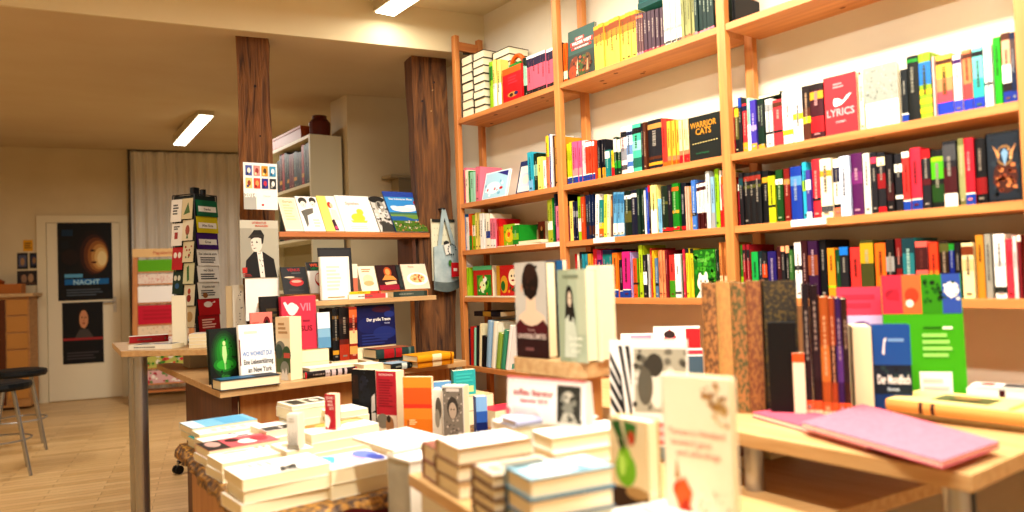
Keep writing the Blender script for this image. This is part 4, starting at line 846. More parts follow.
# ------------------------------------------------------------------ rack between the timber posts
def rack():
    t = thing('display_rack', 'open wooden magazine rack fixed between the two timber posts', 'rack', (1.55, 3.4, .84))
    P1, P2, L2 = 1.478, 1.150, 1.180
    m = MB(); m.box(1.175, 1.985, 3.40, 3.60, P1-.024, P1, PINE_X); under(m.build('upper_shelf', bevel=.002), t)
    m = MB(); m.box(1.07, 1.889, 3.19, 3.42, P2-.022, P2, BEECH); under(m.build('lower_shelf', bevel=.002), t)
    m = MB(); m.box(1.20, 1.905, 3.30, 3.42, P2+.0005, L2, PINE_X); under(m.build('lower_ledge'), t)
    m = MB(); pl = [(3.40, P1), (3.62, P1), (3.62, .845), (3.56, .845), (3.56, P2), (3.34, P2)]
    m = MB()
    for X in (1.895,):
        q = [(X, 3.42, P2-.022), (X+.02, 3.42, P2-.022), (X+.02, 3.60, P2-.022), (X, 3.60, P2-.022), (X, 3.435, P1-.025), (X+.02, 3.435, P1-.025), (X+.02, 3.60, P1-.025), (X, 3.60, P1-.025)]
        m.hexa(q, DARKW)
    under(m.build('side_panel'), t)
    for X in (1.21, 1.875):
        m = MB(); m.box(X, X+.018, 3.425, 3.44, .8405, P2-.022, BODY); under(m.build('upright'), t)
rack()
def magazine(label, x0, x1, xtl, ytop, Y, zb, colr, art, t=.006, slope=None, name='magazine', group=None, ht=None):
    """a magazine leaning back on a ledge at height zb, lower edge from pixel x0 to x1 at distance Y"""
    a, b = 0.3, 2.3
    def Xat(x):
        a, b = .3, 2.4
        for _ in range(40):
            m = (a+b)/2
            if proj((m, Y, zb))[0] < x: a = m
            else: b = m
        return a
    X0, X1 = Xat(x0), Xat(x1); w = X1-X0; h = ht or .26
    # find lean and height: choose a lean of slope degrees
    th = math.radians(slope)
    lo, hi = .05, .6
    for _ in range(40):
        m = (lo+hi)/2
        if proj((X0, Y + m*math.sin(th), zb + m*math.cos(th)))[1] > ytop: lo = m
        else: hi = m
    h = lo
    Mx = Matrix.Translation(((X0+X1)/2, Y, zb+.001 + t*math.sin(th))) @ Matrix.Rotation(-th, 4, 'X') @ Matrix.Translation((0, t/2, 0)) @ Matrix.Translation((0, 0, t*math.sin(th)*0))
    return add_book(name, label, 'magazine', Mx, w, h, t, colr, group, front=art, spine_rule=False)
GM = 'magazines leaning on the upper rack shelf'; SL = 34; YM = 3.425; ZM = 1.4795
magazine('ivory booklet with pale print, first on the upper rack shelf', 286, 304, 279, 198, YM, ZM, 'f4efdc', [('r', .08, .05, .92, .95, 'f0e8cc'), ('l', .2, .8, .3, .8, 6, 'e0d8b0'), ('t', 'Garten', .5, .84, .06, 'c8b880', .6)], slope=SL, group=GM)
magazine('magazine of two black-haired figures in white on the upper rack shelf', 304.5, 326, 300, 197, YM, ZM, 'f8f6f2', [('e', .3, .86, .2, .11, '4a463e'), ('e', .3, .76, .14, .1, 'f0e8dc'), ('e', .78, .88, .16, .1, '4a463e'), ('e', .76, .78, .12, .09, 'f0e8dc'), ('p', [(.1, .56), (.35, .62), (.7, .66), (.66, .52), (.35, .44), (.3, .2), (.2, .1), (.16, .4)], '78746a'), ('e', .3, .74, .02, .012, '3a3020'), ('e', .74, .76, .02, .012, '3a3020'), ('l', .55, .9, .1, .35, 3, 'd8d4c8')], slope=SL, group=GM)
magazine('yellow-edged magazine with a red-haired figure on the upper rack shelf', 326.5, 345, 321, 196.5, YM, ZM, 'f4e68c', [('r', .5, 0, 1, 1, 'f8f4ec'), ('e', .6, .74, .12, .09, 'd0583c'), ('e', .68, .72, .08, .07, 'f0d0b0'), ('p', [(.5, .3), (.6, .62), (.85, .6), (.95, .3)], 'f4e8d8'), ('p', [(.5, .02), (.46, .3), (.62, .34), (.72, .02)], '5a3448'), ('e', .6, .1, .08, .05, 'd0588c')], slope=SL, group=GM)
magazine('white magazine with a yellow-green drawing on the upper rack shelf', 345.5, 380, 341, 196, YM, ZM, 'faf8f2', [('t', 'Spielen', .45, .74, .08, 'e8b0a0', .6), ('e', .5, .38, .2, .12, 'd8dc60'), ('e', .6, .54, .1, .09, 'd8dc60'), ('p', [(.25, .3), (.75, .3), (.7, .24), (.3, .24)], 'e0e068'), ('l', .2, .8, .05, .16, 2, 'e8e4d8')], slope=SL, group=GM)
magazine('black and white photo magazine leaning against the landscape one', 381, 397, 373, 197.5, YM, ZM, 'd8d4cc', [('e', .4, .92, .5, .1, '34322e'), ('e', .5, .72, .28, .16, 'a8a49a'), ('e', .45, .75, .1, .1, '5a5650'), ('s', .05, .05, .95, .7, 34, ['2e2c28', '6a665e', 'f0eee8', '88847a'], .13), ('p', [(.1, .0), (.3, .3), (.9, .2), (.95, 0)], '4a4842')], slope=SL, group=GM)
magazine('landscape magazine with blue sky, lake and red roofs on the rack', 396.5, 428.5, 384.5, 192, YM-.018, ZM, '4a88d0', [('r', 0, .42, 1, .86, '58a8e0'), ('r', 0, .86, 1, 1, '4a68b8'), ('t', 'Das Schwarze Meer', .5, .79, .045, 'white', .86), ('e', .5, .56, .4, .07, 'white'), ('e', .75, .62, .22, .05, 'f4f8fa'), ('e', .2, .6, .12, .04, 'd8ecf4'), ('e', .93, .72, .07, .055, 'd03848'), ('r', 0, .40, 1, .47, '5a8878'), ('r', 0, .36, 1, .42, '8aa868'), ('r', 0, .27, 1, .37, '3a78b8'), ('p', [(.4, .37), (.9, .41), (1, .33), (.7, .3)], '88a858'), ('r', 0, 0, 1, .27, '6a8a3a'), ('s', .03, .02, .97, .26, 60, ['e0c0a0', 'b86a48', 'd8d0c0', '3a5a28', 'c89070', '4a6a30'], .03)], slope=SL, group=GM)
GM2 = 'magazines leaning on the lower rack ledge'; ZL = 1.181; YL = 3.335
magazine('black magazine with red lips and red title on the lower rack ledge', 284.5, 310, 280, 268, YL, ZL, '161416', [('t', 'VENUS', .5, .84, .1, 'c02830', .7), ('l', .4, .9, .74, .8, 1, '606060'), ('p', [(.2, .55), (.5, .62), (.85, .58), (.55, .5)], '8a5a40'), ('e', .55, .42, .28, .14, 'c83838'), ('e', .55, .46, .2, .05, 'f0b0a0'), ('e', .3, .62, .2, .03, 'd8c8b0'), ('l', .2, .8, .1, .2, 2, '3a3a3a')], slope=22, group=GM2)
magazine('white magazine with black head and bright orange-green title, lower rack ledge', 311, 330, 302, 263, YL, ZL, 'f4f0ec', [('r', 0, .72, 1, 1, '141414'), ('t', 'WILLIS', .55, .85, .1, 'f07030', .8), ('t', 'VEGAN', .58, .73, .1, '30a868', .8), ('e', .65, .42, .32, .24, 'c83030'), ('e', .6, .46, .24, .16, 'f4e0d4'), ('e', .7, .3, .14, .1, 'a82028')], slope=22, group=GM2)
magazine('cream booklet with a pale drawing beside the burgundy magazine', 362, 379, 360, 267, YL, ZL, 'f4ead4', [('e', .5, .45, .3, .2, 'ecd8b8'), ('l', .2, .8, .74, .9, 2, 'c8a878'), ('e', .5, .3, .3, .1, 'd8c090')], slope=22, group=GM2)
magazine('burgundy magazine with a reclining figure in warm light, lower rack ledge', 380.5, 400, 372, 266, YL, ZL, '5a1220', [('r', 0, .25, 1, 1, '4a1414'), ('e', .55, .72, .2, .2, 'c86a30'), ('e', .55, .72, .12, .13, 'f0b070'), ('p', [(.2, .4), (.4, .6), (.8, .55), (.95, .4)], 'e8a860'), ('p', [(.3, .3), (.9, .36), (.92, .24), (.35, .2)], 'f0d0b0'), ('r', 0, 0, 1, .2, 'b0284a')], slope=22, group=GM2)
magazine('dark grey booklet spine next to the burgundy magazine, lower rack ledge', 400.5, 404.5, 394, 265.5, YL, ZL, '2a3030', [('r', .2, .1, .8, .9, '3a4240')], slope=22, group=GM2)
magazine('cream cookery magazine with a plate of pasta on the lower rack ledge', 405.5, 430.5, 401, 265, YL, ZL, 'e8dcc8', [('t', 'Pasta', .4, .86, .08, 'd0a890', .5), ('e', .56, .4, .42, .26, 'fbf8f2'), ('e', .56, .42, .3, .18, 'e8c890'), ('s', .32, .3, .8, .56, 22, ['d8944c', 'f0d8a0', 'c86a38', 'f0e4c0'], .06)], slope=22, group=GM2)
# books standing and lying on the rack's lower shelf
stand('tall white framed book in black frame on the rack lower shelf', (322, 305), 351, 1.1508, 0, 257, .02, 'f6f2e6', lean=4, Y=3.215, hard=True, front=[('r', .04, .04, .92, .96, 'fbf8f0'), ('l', .2, .7, .2, .8, 7, 'ece4cc'), ('l', .2, .8, .03, .08, 1, 'b8a070')])
sheet('black_frame', 'black flat board behind the tall white book on the rack', 'frame', tuple(atY(321, 3.252, 1.1508)), (1, 0, 0), (0, .09, 1), .165, .245, '2c2c2e', [('r', .05, .04, .95, .96, '38383a')], .008)  # the black frame behind the tall white book, built as a flat board
stand('cream paperback with rose lower half beside the black frame', (352, 297), 358, 1.1815, 0, 264, .05, 'ivory', Y=3.335, front=[('r', 0, 0, 1, .5, 'd89078')])
z0 = 1.1505; P = lambda x, y, z: tuple(onZ(x, y, z))
flat('lower pink-lettered white book lying on the rack shelf', tuple(atY(349, 3.20, z0)), 1, .20, .085, z0, .022, 'f0d8d0', edge='F', spine=[(0, 1, 'f4e8e0'), (.05, .6, 'd86868')], group='books lying on the lower rack shelf')
flat('yellow-edged book lying on top of the pink-lettered one', tuple(atY(350, 3.203, z0)), 0, .16, .085, z0+.0225, .012, 'e8c040', edge='F', spine=[(0, .35, 'd86050'), (.35, 1, 'e8d040')], group='books lying on the lower rack shelf')
flat('dark green book lying at the end of the rack shelf', tuple(atY(393.5, 3.20, z0)), 1, .19, .085, z0, .026, '3a4a44', edge='F', spine=[(.1, .8, '55625a')], group='books lying on the lower rack shelf')
flat('thin cream book lying beneath the black magazine, end of the rack shelf', tuple(atY(281, 3.195, z0)), 0, .17, .09, z0, .008, 'cream', edge='F', group='books lying on the lower rack shelf')

# tote bag on the timber post
def tote():
    Y = 3.36; t = thing('tote_bag', 'blue-grey cloth tote bag with long straps hanging on the timber post', 'bag', (1.96, Y, 1.3))
    pts = {k: onY(x, y, Y) for k, (x, y) in dict(tl=(433, 247), tr=(456, 247), br=(459, 287), bl=(434, 290)).items()}
    m = MB(); n = 10; rows = []
    for j in range(n+1):
        k = j/n; row_ = []
        L = pts['tl'].lerp(pts['bl'], k); R = pts['tr'].lerp(pts['br'], k)
        for i in range(n+1):
            q = L.lerp(R, i/n); bul = .028*math.sin(PI*i/n)*(.3+.7*math.sin(PI*min(1, k*.9+.1))) ; sag = -.018*math.sin(PI*i/n)*k**2
            row_.append((q.x, Y-.012-bul, q.z + sag + (.012*math.sin(PI*i/n) if j == 0 else 0)))
        rows.append(row_)
    BL = noise_mat('tote_canvas', '8ea2a6', 'b2c2c2', (1, 1, 1), 18, 4, .9); DK = noise_mat('tote_base', '4a5658', '66746f', (1, 1, 1), 18, 4, .9)
    for j in range(n):
        for i in range(n):
            m.face([rows[j][i], rows[j+1][i], rows[j+1][i+1], rows[j][i+1]], BL if j < 8 else DK)
    back = [(q[0], Y-.002, q[2]) for q in (rows[0][0], rows[0][-1], rows[-1][-1], rows[-1][0])]
    m.face(back, BL)
    for rr in (0, n):
        m.face([rows[0][rr], rows[n][rr], (rows[n][rr][0], Y-.002, rows[n][rr][2]), (rows[0][rr][0], Y-.002, rows[0][rr][2])], BL)
    under(m.build('bag_body'), t)
    m = MB()
    top = onY(441, 209, Y)
    for x in (436, 451):
        q = onY(x, 248, Y); m.hexa([(q.x, Y-.016, q.z), (q.x+.022, Y-.016, q.z), (q.x+.022, Y-.012, q.z), (q.x, Y-.012, q.z), (top.x, Y-.012, top.z), (top.x+.02, Y-.012, top.z), (top.x+.02, Y-.008, top.z), (top.x, Y-.008, top.z)], BL)
    under(m.build('strap'), t)
    m = MB(); q = onY(437.5, 243, Y)   # ink drawing: a head with dark tuft and a curl
    paint(m, [('e', .25, .9, .16, .1, '3a3a38'), ('p', [(.1, .86), (.45, .92), (.5, .6), (.2, .55)], 'e8e4da')] + [('e', .55+.22*math.cos(a*.5), .72+.16*math.sin(a*.5), .035, .03, '2c2c2c') for a in range(11)] + [('e', .42, .3, .1, .1, '5a8a48'), ('p', [(.55, .05), (.95, .12), (.9, .28), (.5, .22)], 'f0ece0')], (q.x, Y-.0445, q.z-.16), (1, 0, 0), (0, 0, 1), .11, .17, (0, -1, 0))
    under(m.build('printed_drawing'), t)
    q = onY(447, 277, Y)
    m = MB(); m.box(q.x, q.x+.045, Y-.05, Y-.0465, q.z, q.z+.075, 'c82838'); paint(m, [('r', .25, .4, .75, .6, 'f0d8d0')], (q.x, Y-.05, q.z), (1, 0, 0), (0, 0, 1), .045, .075, (0, -1, 0)); under(m.build('price_tag'), t)
    m = MB(); m.tube((top.x+.01, Y-.02, top.z), (top.x+.01, 3.40, top.z+.003), .005, DSTEEL); under(m.build('hook'), t)
tote()
A = onY(431, 219, 3.372); B = onY(456, 280, 3.372)
sheet('dotted_board', 'cream dotted board hanging behind the tote bag', 'board', (A.x, 3.372, B.z), (1, 0, 0), (0, 0, 1), B.x-A.x, A.z-B.z, 'ece6cc', [('e', .12+.12*i, .08+.11*j, .016, .007, 'a8a48c') for i in range(7) for j in range(8)] + [('r', 0, .95, 1, 1, '3a3a34')], .006)

# ------------------------------------------------------------------ high table: flat things, stacks and the card spinner
z = .9455
flat('white booklet with red spine lying at the rear of the high table', (.69, 4.37), -8, .19, .08, z, .035, 'f0ece0', edge='F', spine=[(0, 1, 'c83840')], group='flat items on the high table')
flat('white box book with four small dark photos on its lid, high table', (.612, 3.895), -40, .21, .12, z, .022, 'f6f2e4', edge='F', back=None, front=[('r', .15, .06, .85, .28, '3a3434'), ('r', .15, .31, .85, .5, '8a3034'), ('r', .15, .53, .85, .72, '46423c'), ('r', .15, .75, .85, .94, '2e2c2a'), ('e', .5, .17, .2, .06, 'c8b8a8'), ('e', .5, .62, .2, .06, 'd8c8b0')], group='flat items on the high table')
stand('upright cream book showing its page edges beside the card spinner', (172.5, 337), 187, .9458, -15, 296, .10, 'f4ecd4', Y=3.92, spine_rule=False)
for i in range(4):
    flat('%s white book of the pile below the card spinner' % ['Lowest', 'Second', 'Third', 'Topmost'][i], tuple(atY(189, 3.72, z)), -36+3*i, .22, .12, z+i*.0165, .016, random.choice(['f8f4ea', 'f0ead8']), edge='B', group='white pile on the high table', spine_rule=False)
def spinner():
    c = onZ(203, 322, .9455); c = atY(198, 4.12, .9458); t = thing('card_spinner', 'revolving dark wire spinner rack of greeting cards on the high table', 'card rack', c, math.radians(30))
    m = MB(); m.lathe([(.085, 0), (.085, .012), (.02, .022)], DSTEEL); m.build('base', t)
    m = MB(); m.tube((0, 0, .02), (0, 0, .80), .011, DSTEEL); m.build('pole', t)
    s = .075
    m = MB()
    for sx, sy in ((1, 1), (1, -1), (-1, 1), (-1, -1)): m.tube((s*sx, s*sy, .08), (s*sx, s*sy, .77), .0035, DSTEEL, 6)
    for zz in (.08, .43, .77):
        for a, b in (((s, s), (s, -s)), ((s, -s), (-s, -s)), ((-s, -s), (-s, s)), ((-s, s), (s, s))): m.tube((a[0], a[1], zz), (b[0], b[1], zz), .003, DSTEEL, 6)
    m.box(-s+.004, s-.004, -s+.004, s-.004, .10, .765, mat('26302c', .6))
    m.build('frame', t)
    m = MB(); m.box(-.02, .02, -.012, .012, .775, .815, mat('1c1c1e', .5)); m.build('top_cap', t)
    m = MB(); m.box(.045, .065, -.012, .012, .775, .81, mat('1c1c1e', .5)); m.build('top_cap', t)
    Z = .735; FR = [('1c7a58', 'green card'), ('d8cc28', 'yellow card'), ('5a2c88', 'violet card'), ('f6f4ee', 'white card with black lettering'), ('f0eee8', 'white card with small print'), ('ece8dc', 'white card with a small brown picture'), ('c82830', 'red card with a white teapot'), ('b82028', 'red card with fine lettering')]
    # front face is -y, the narrow side -x
    base = Matrix.Translation(c) @ RZ(math.radians(30))
    def card(label, colr, face, zz, h, off, w, art):
        Mf = base @ (RZ(0) if face == 'f' else RZ(-PI/2)) @ Matrix.Translation((off, -s-.014-(.004 if face == 's' else 0), zz)) @ Matrix.Rotation(-math.radians(6), 4, 'X')
        mb = MB(); mb.box(-w/2, w/2, -.001, .001, 0, h, colr); paint(mb, art, (-w/2, -.001, 0), (1, 0, 0), (0, 0, 1), w, h, (0, -1, 0), .0006)
        o = mb.build('greeting_card', M=Mf); tag(o, label, 'card', 'greeting cards in the spinner')
    words_ = ['Danke', 'Alles Gute', 'Gruss', 'Das Leben ist schön', 'Viel Glück', 'Freundschaft', 'Tee', 'Für Dich']
    for i, (colr, lab) in enumerate(FR):
        zz = .735 - (i+1)*.086 + .006
        if i < 3: a = [('r', .08, .28, .92, .62, 'f0eee6'), ('t', words_[i], .5, .38, .14, '404040', .7)]
        elif i < 6: a = [('t', words_[i], .5, .66, .13, '38383a', .85), ('l', .12, .88, .15, .55, 3, '58585a')] + ([('e', .3, .2, .12, .16, 'a87848')] if i == 5 else [])
        else: a = [('e', .45, .65, .2, .18, 'f0e4dc'), ('p', [(.6, .7), (.78, .85), (.8, .75)], 'f0e4dc')] if i == 6 else [('l', .15, .85, .2, .8, 4, 'f0c8b8')]
        card('%s facing front on the card spinner' % lab, colr, 'f', zz, .086, 0, .142, a)
    SD_ = [('white card with grey sketch', 'f2efe8', [('l', .2, .8, .3, .8, 4, '68645c')]), ('white card with a red figure', 'f0ece4', [('r', .3, .3, .6, .6, 'b84838'), ('l', .2, .8, .7, .9, 2, '4a4a4a')]), ('scarlet card with two white dots', 'c82428', [('e', .3, .65, .16, .13, 'f0e8e0'), ('e', .7, .65, .16, .13, 'f0e8e0')]),
           ('dark green card with pale dots', '2c4a34', [('e', .25, .7, .14, .12, 'd8d8c8'), ('e', .6, .7, .14, .12, 'd8d8c8'), ('e', .45, .35, .2, .12, '4878a0')]), ('cream card with brown lines', 'f0ead8', [('l', .2, .8, .2, .8, 5, 'a87858')])]
    for i in range(5):
        lab, colr, a = SD_[i]; zz = .735 - (i+1)*.125 + .02
        card('%s on the side column of the card spinner' % lab, colr, 's', zz, .118, -.038, .074, a)
    SM = [('sand coloured card with a green leaf', [('p', [(.2, .2), (.6, .8), (.8, .3)], '6a8a48')]), ('pale card with a red tulip', [('e', .5, .5, .2, .25, 'b86a50'), ('p', [(.4, .1), (.5, .4), (.6, .1)], '6a8a58')]), ('pale card with red and green specks', [('s', .2, .2, .8, .8, 8, ['b84a38', '6a8a58'], .12)]), ('pale card with a green twig', [('p', [(.4, .1), (.3, .8), (.5, .9), (.6, .2)], '5a8a58')]), ('pale card with two stacked red dots', [('e', .5, .35, .2, .18, 'b04a38'), ('e', .5, .68, .14, .14, 'c86a50')]), ('pale card with a tan pattern', [('e', .5, .5, .3, .25, 'c8a878')])]
    for i, (lab, a) in enumerate(SM):
        zz = .745 - (i+1)*.112 + .008
        card('%s on the middle column of the card spinner' % lab, ['e0d4b0', 'ece4cc', 'e4dcc0', 'd8d8b8', 'e8e0c8', 'e0d0b0'][i], 's', zz, .108, .039, .073, a)
spinner()

# ------------------------------------------------------------------ display table
z = .8405
stand('dark green fantasy book with a glowing figure standing at the table corner', (211, 385), 241, z, 4, 330, .022, '0c2a14', lean=6, hard=True, front=[
    ('r', .03, .02, .97, .98, '0a2010'), ('e', .5, .52, .46, .44, '124a1e'), ('e', .5, .52, .40, .39, '186026'), ('e', .5, .53, .33, .33, '1e7a2c'), ('e', .5, .55, .26, .27, '289434'), ('e', .5, .33, .38, .13, '289434'), ('e', .5, .33, .28, .09, '48b848'), ('e', .5, .6, .16, .2, '3aa83e'), ('s', .08, .1, .92, .95, 22, ['0c2c14', '14501e', '0a1c0e'], .04), ('e', .5, .72, .05, .045, 'd0e4a8'), ('p', [(.44, .67), (.56, .67), (.58, .5), (.53, .36), (.47, .36), (.42, .5)], 'c8e8a8'), ('p', [(.47, .36), (.53, .36), (.52, .24), (.48, .24)], 'a0d890'), ('t', 'Grün', .5, .1, .05, '50a850', .4)])
stand('white hand-lettered book with blue title reading WO WOHNST DU beside the green one', (241.5, 384), 276.5, z, 4, 326, .02, 'f8f6f2', lean=6, hard=True, front=[
    ('r', 0, .3, .03, .75, '8a2028'), ('l', .15, .7, .82, .9, 1, 'e0d8c8'), ('t', 'WO WOHNST DU?', .5, .45, .08, '2a90d0', .84), ('t', 'Eine Liebeserklärung', .52, .31, .085, '101014', .84), ('t', 'an New York', .55, .17, .085, '101014', .68)])
c_ = P(216, 388, z); flat('thick white hardback with dark cover lying at the front table corner', (c_[0]-.012, c_[1]-.105), 3, .232, .098, z, .038, '24405a', edge='B', hard=True, front=[('r', .1, .05, .9, .6, '3a7aa0'), ('r', .1, .62, .9, .95, '2c2c30')])
stand('cream landscape novel with trees and red label at the table edge', (277, 379.5), 291, z+.0005, -70, 317, .06, 'f4e4c4', front=[
    ('r', 0, .66, 1, 1, 'f4dcb8'), ('e', .3, .5, .35, .12, '8a8878'), ('r', 0, .12, 1, .48, '6a7a4a'), ('e', .2, .45, .25, .12, '4a5a48'), ('e', .75, .4, .3, .14, '5a7040'), ('r', .55, .35, .98, .43, 'd87058'), ('e', .6, .18, .3, .12, '98988a'), ('p', [(.3, 0), (.45, .18), (.6, .1), (.7, .2), (.85, 0)], 'e8e4dc'), ('l', .2, .85, .72, .92, 3, 'd0a878')], spine_rule=False)
zb = z
stand('rose-pink novel with white jug and dark letters in the second row', (283, 352), 318, z+.1042, 0, 297, .03, 'd85068', lean=3, hard=True, front=[
    ('e', .3, .76, .14, .12, 'f0e8e4'), ('p', [(.16, .72), (.06, .88), (.12, .9), (.22, .8)], 'f0e8e4'), ('p', [(.4, .86), (.5, .78), (.42, .68), (.44, .78)], 'f0e8e4'), ('t', 'VII', .68, .72, .14, 'e898a8', .3), ('t', 'JESUS', .6, .34, .1, '9a2840', .62), ('l', .6, .9, .5, .56, 1, 'a83850')], Y=3.115)
stand('black novel with faint gold letters behind the pink jug novel', (262, 347), 281, z+.1042, 0, 297, .02, '28201c', Y=3.155, front=[('l', .3, .9, .3, .8, 5, '6a5a3a')], lean=3)
stand('small salmon book with dark seal standing behind the white lettered one', (251, 352), 273, z+.1042, -3, 313, .012, 'e89488', Y=3.088, front=[('e', .75, .72, .16, .18, '8a1c28'), ('e', .75, .72, .08, .1, '301014'), ('l', .1, .55, .3, .8, 4, 'd87868')])
stand('white book back standing between the salmon book and the tall drawing book', (247, 352), 279, z+.001, -1, 280, .012, 'f8f6ee', lean=2) if False else None
stand('white novel with line drawing of a face at the end of the high table', (234, 322), 245, .9458, -8, 285, .03, 'f4f0e4', Y=3.53, front=[('e', .5, .6, .3, .22, 'e8e4d8'), ('s', .2, .15, .85, .9, 20, ['58544c', '8a867c', '3a3834'], .07)], spine_rule=False)
stand('cream thick book seen from its page edge beside the drawing novel', (227, 324), 233.5, .9458, -60, 286, .04, 'f0e6cc', Y=3.62, spine_rule=False)
stand('sky blue and white novel leaning beside the dark ones', (318.5, 362), 331, z+.1042, -5, 313, .03, '98c0d8', Y=3.1, lean=3, front=[('r', 0, .55, 1, 1, 'eef2f2'), ('r', 0, 0, 1, .3, '78a8c8')])
for i in range(2): flat(['lower', 'upper'][i] + ' cream book of the pair under the pink jug novel', (.985, 3.078), 0, .285, .108, z + i*.052, .0515, 'ecd4a8', edge='R', spine_rule=False, group='cream books under the pink jug novel')
flat('dark book with black and white cover lettering lying in the table middle', tuple(atY(305, 2.945, z)), 3, .235, .115, z, .026, '2c1418', edge='F', spine=[(0, .03, 'c83040'), (.2, .62, 'c8b8b8'), (.25, .3, '2c1418'), (.38, .42, '2c1418'), (.5, .53, '2c1418'), (.97, 1, 'c83040')], hard=True)
flat('white book with red edge lying on the dark lettered one', tuple(atY(310, 2.955, z)), 3, .20, .10, z+.0265, .012, 'f4f0e8', edge='B', spine_rule=False)
for i, (x0, x1, cc, lab, ac) in enumerate(((333.2, 339.5, '141418', 'black spine with gold specks', 'gold'), (340, 349.8, '24120e', 'dark brown spine with orange foot', 'c85028'), (350.2, 358, 'a83c24', 'red and gold flaming spine', 'f0c870'))):
    p = atY(x0, 3.12, z+.04)
    a, b = p.x, p.x+.2
    for _ in range(40):
        mm = (a+b)/2
        if proj((mm, p.y, p.z))[0] < x1: a = mm
        else: b = mm
    tt = a - p.x; h = height_at(p, 309 - i*.8, .4)
    bands = {0: [(.12, .2, 'gold'), (.4, .44, '6a5028'), (.8, .86, '8a6a38')], 1: [(0, .3, 'b84a24'), (.3, .4, '7a2c18'), (.7, .8, '4a2c20')], 2: [(.1, .25, 'e8b068'), (.3, .55, 'f0d0a0'), (.6, .7, '5a1410'), (.8, .95, 'e08048')]}[i]
    # spine faces the room
    Mx = Matrix.Translation((p.x + tt/2, p.y + .075, p.z + .0006)) @ RZ(PI/2)
    add_book('book', 'thick fantasy novel, %s, standing in the table middle' % lab, 'book', Mx, .15, h, tt-.001, cc, 'thick fantasy novels on the display table', spine=bands, hard=True)
flat('lower support book under the thick fantasy novels', (atY(332, 3.11, z).x, 3.11), 0, .125, .165, z, .0395, 'cream', edge='R', spine_rule=False)
stand('large midnight blue book reading Der grosse Traum facing front', (358.5, 358), 396.5, .923, 0, 306, .02, '222a66', Y=3.22, lean=4, hard=True, front=[
    ('e', .3, .5, .3, .2, '2c3878'), ('e', .7, .3, .3, .16, '34468a'), ('e', .65, .88, .25, .08, '5a2a48'), ('e', .85, .75, .14, .08, '3a4a90'), ('l', .1, .9, .02, .3, 4, '3c4c8c'), ('t', 'Der große Traum', .56, .6, .075, 'white', .62), ('t', 'Roman', .78, .52, .035, 'c8d0e8', .2)])
flat('tan support book beneath the midnight blue one', tuple(atY(358, 3.20, z)), 0, .20, .12, z, .082, 'e0c090', edge='R', spine_rule=False)
# stacks toward the table's right end
G = 'book piles at the end of the display table'
flat('cream paperback at the bottom of the pile with the dark green novel', tuple(atY(366, 3.1, z)), -2, .065, .10, z, .03, 'f0dcc0', edge='R', group=G, spine_rule=False)
flat('brick coloured book in the middle of the pile with the dark green novel', tuple(atY(379, 3.08, z)), -2, .20, .11, z, .036, '8a3a30', edge='F', spine=[(0, 1, '3a4a48')], group=G, hard=True)
flat('dark green novel with red spine lettering on top of its pile', tuple(atY(376.5, 3.06, z)), 2, .20, .13, z+.0365, .042, '38524e', edge='F', spine=[(.3, .8, 'b83038'), (.3, .34, '38524e'), (.5, .54, '38524e'), (.1, .16, '6a8078')], front=[('r', .05, .05, .95, .95, 'b87858')], hard=True, group=G, spine_rule=False)
flat('dark slate book lying in front with white title on its spine', P(391, 370.5, z), 6, .11, .10, z, .026, '1e3030', edge='F', spine=[(.25, .5, 'c8d0c8')], hard=True, group=G, front=[('r', .05, .05, .95, .95, 'a8c0d0')])
flat('white book lying left of the dark slate one, page edges out', P(364, 372, z), 5, .10, .11, z, .03, 'f8f4ea', edge='B', group=G, spine_rule=False)
flat('lower golden yellow book of the pair at the table end', P(418, 368.5, z), 7, .20, .12, z, .028, 'e8a828', edge='F', spine=[(.35, .6, 'f8e8c0'), (.06, .1, 'b87818')], group='golden yellow pair at the table end', hard=True, spine_rule=False)
flat('upper golden yellow book of the pair at the table end', P(417.5, 362.5, z+.0285), 6, .20, .12, z+.0285, .028, 'ecb02c', edge='F', spine=[(.35, .6, 'f8e8c0'), (.06, .1, 'b87818')], group='golden yellow pair at the table end', hard=True, spine_rule=False)
# ------------------------------------------------------------------ low cloth table: piles of books
z = .7205
G3 = 'books piled along the left cloth edge'
def pile(px, deg, Lu, Lv, books, what, zb=z, edge='B', group=None, jit=.006):
    """books: list of (thickness, colour, front art, wording) from the bottom"""
    c = onZ(px[0], px[1], zb) + V((.014, .008, 0)); zz = zb; deg -= 5
    if group == G3: c += V((.022, -.055, 0))
    if what == 'orange pile': c += V((0, -.065, 0))
    for i, bk in enumerate(books):
        t, colr, art, lab = bk[:4]; kw = dict(bk[4]) if len(bk) > 4 else {}
        j = random.uniform(-jit, jit)
        flat(lab, (c.x + j, c.y + random.uniform(-jit, jit)), deg + random.uniform(-2, 2), Lu, Lv, zz, t, colr, edge=kw.pop('edge', edge), group=group or ('books in the %s' % what), front=art, spine_rule=False, **kw); zz += t + .0004
    return zz
W_ = 'f8f5ec'
BARK = [('r', .55, .25, .8, .6, '6a665c'), ('s', .5, .2, .85, .65, 18, ['3a3834', '8a867a', 'd8d4c8'], .06), ('t', 'Ullmann', .3, .4, .05, '5a5850', .4)]
p1 = [(.029, W_, None, 'bottom white novel of the front corner pile on the cloth table'), (.029, W_, None, 'middle white novel of the front corner pile on the cloth table'), (.027, W_, [('p', [(.62, .5), (.95, .42), (.98, .6), (.66, .68)], '4a4640'), ('s', .62, .45, .96, .66, 14, ['2a2824', 'c8c4b8'], .05), ('l', .1, .5, .2, .5, 3, 'b8b4a8')], 'top white novel with a dark print, front corner pile on the cloth table')]
pile((238, 521), 6, .205, .14, p1, 'front corner pile')
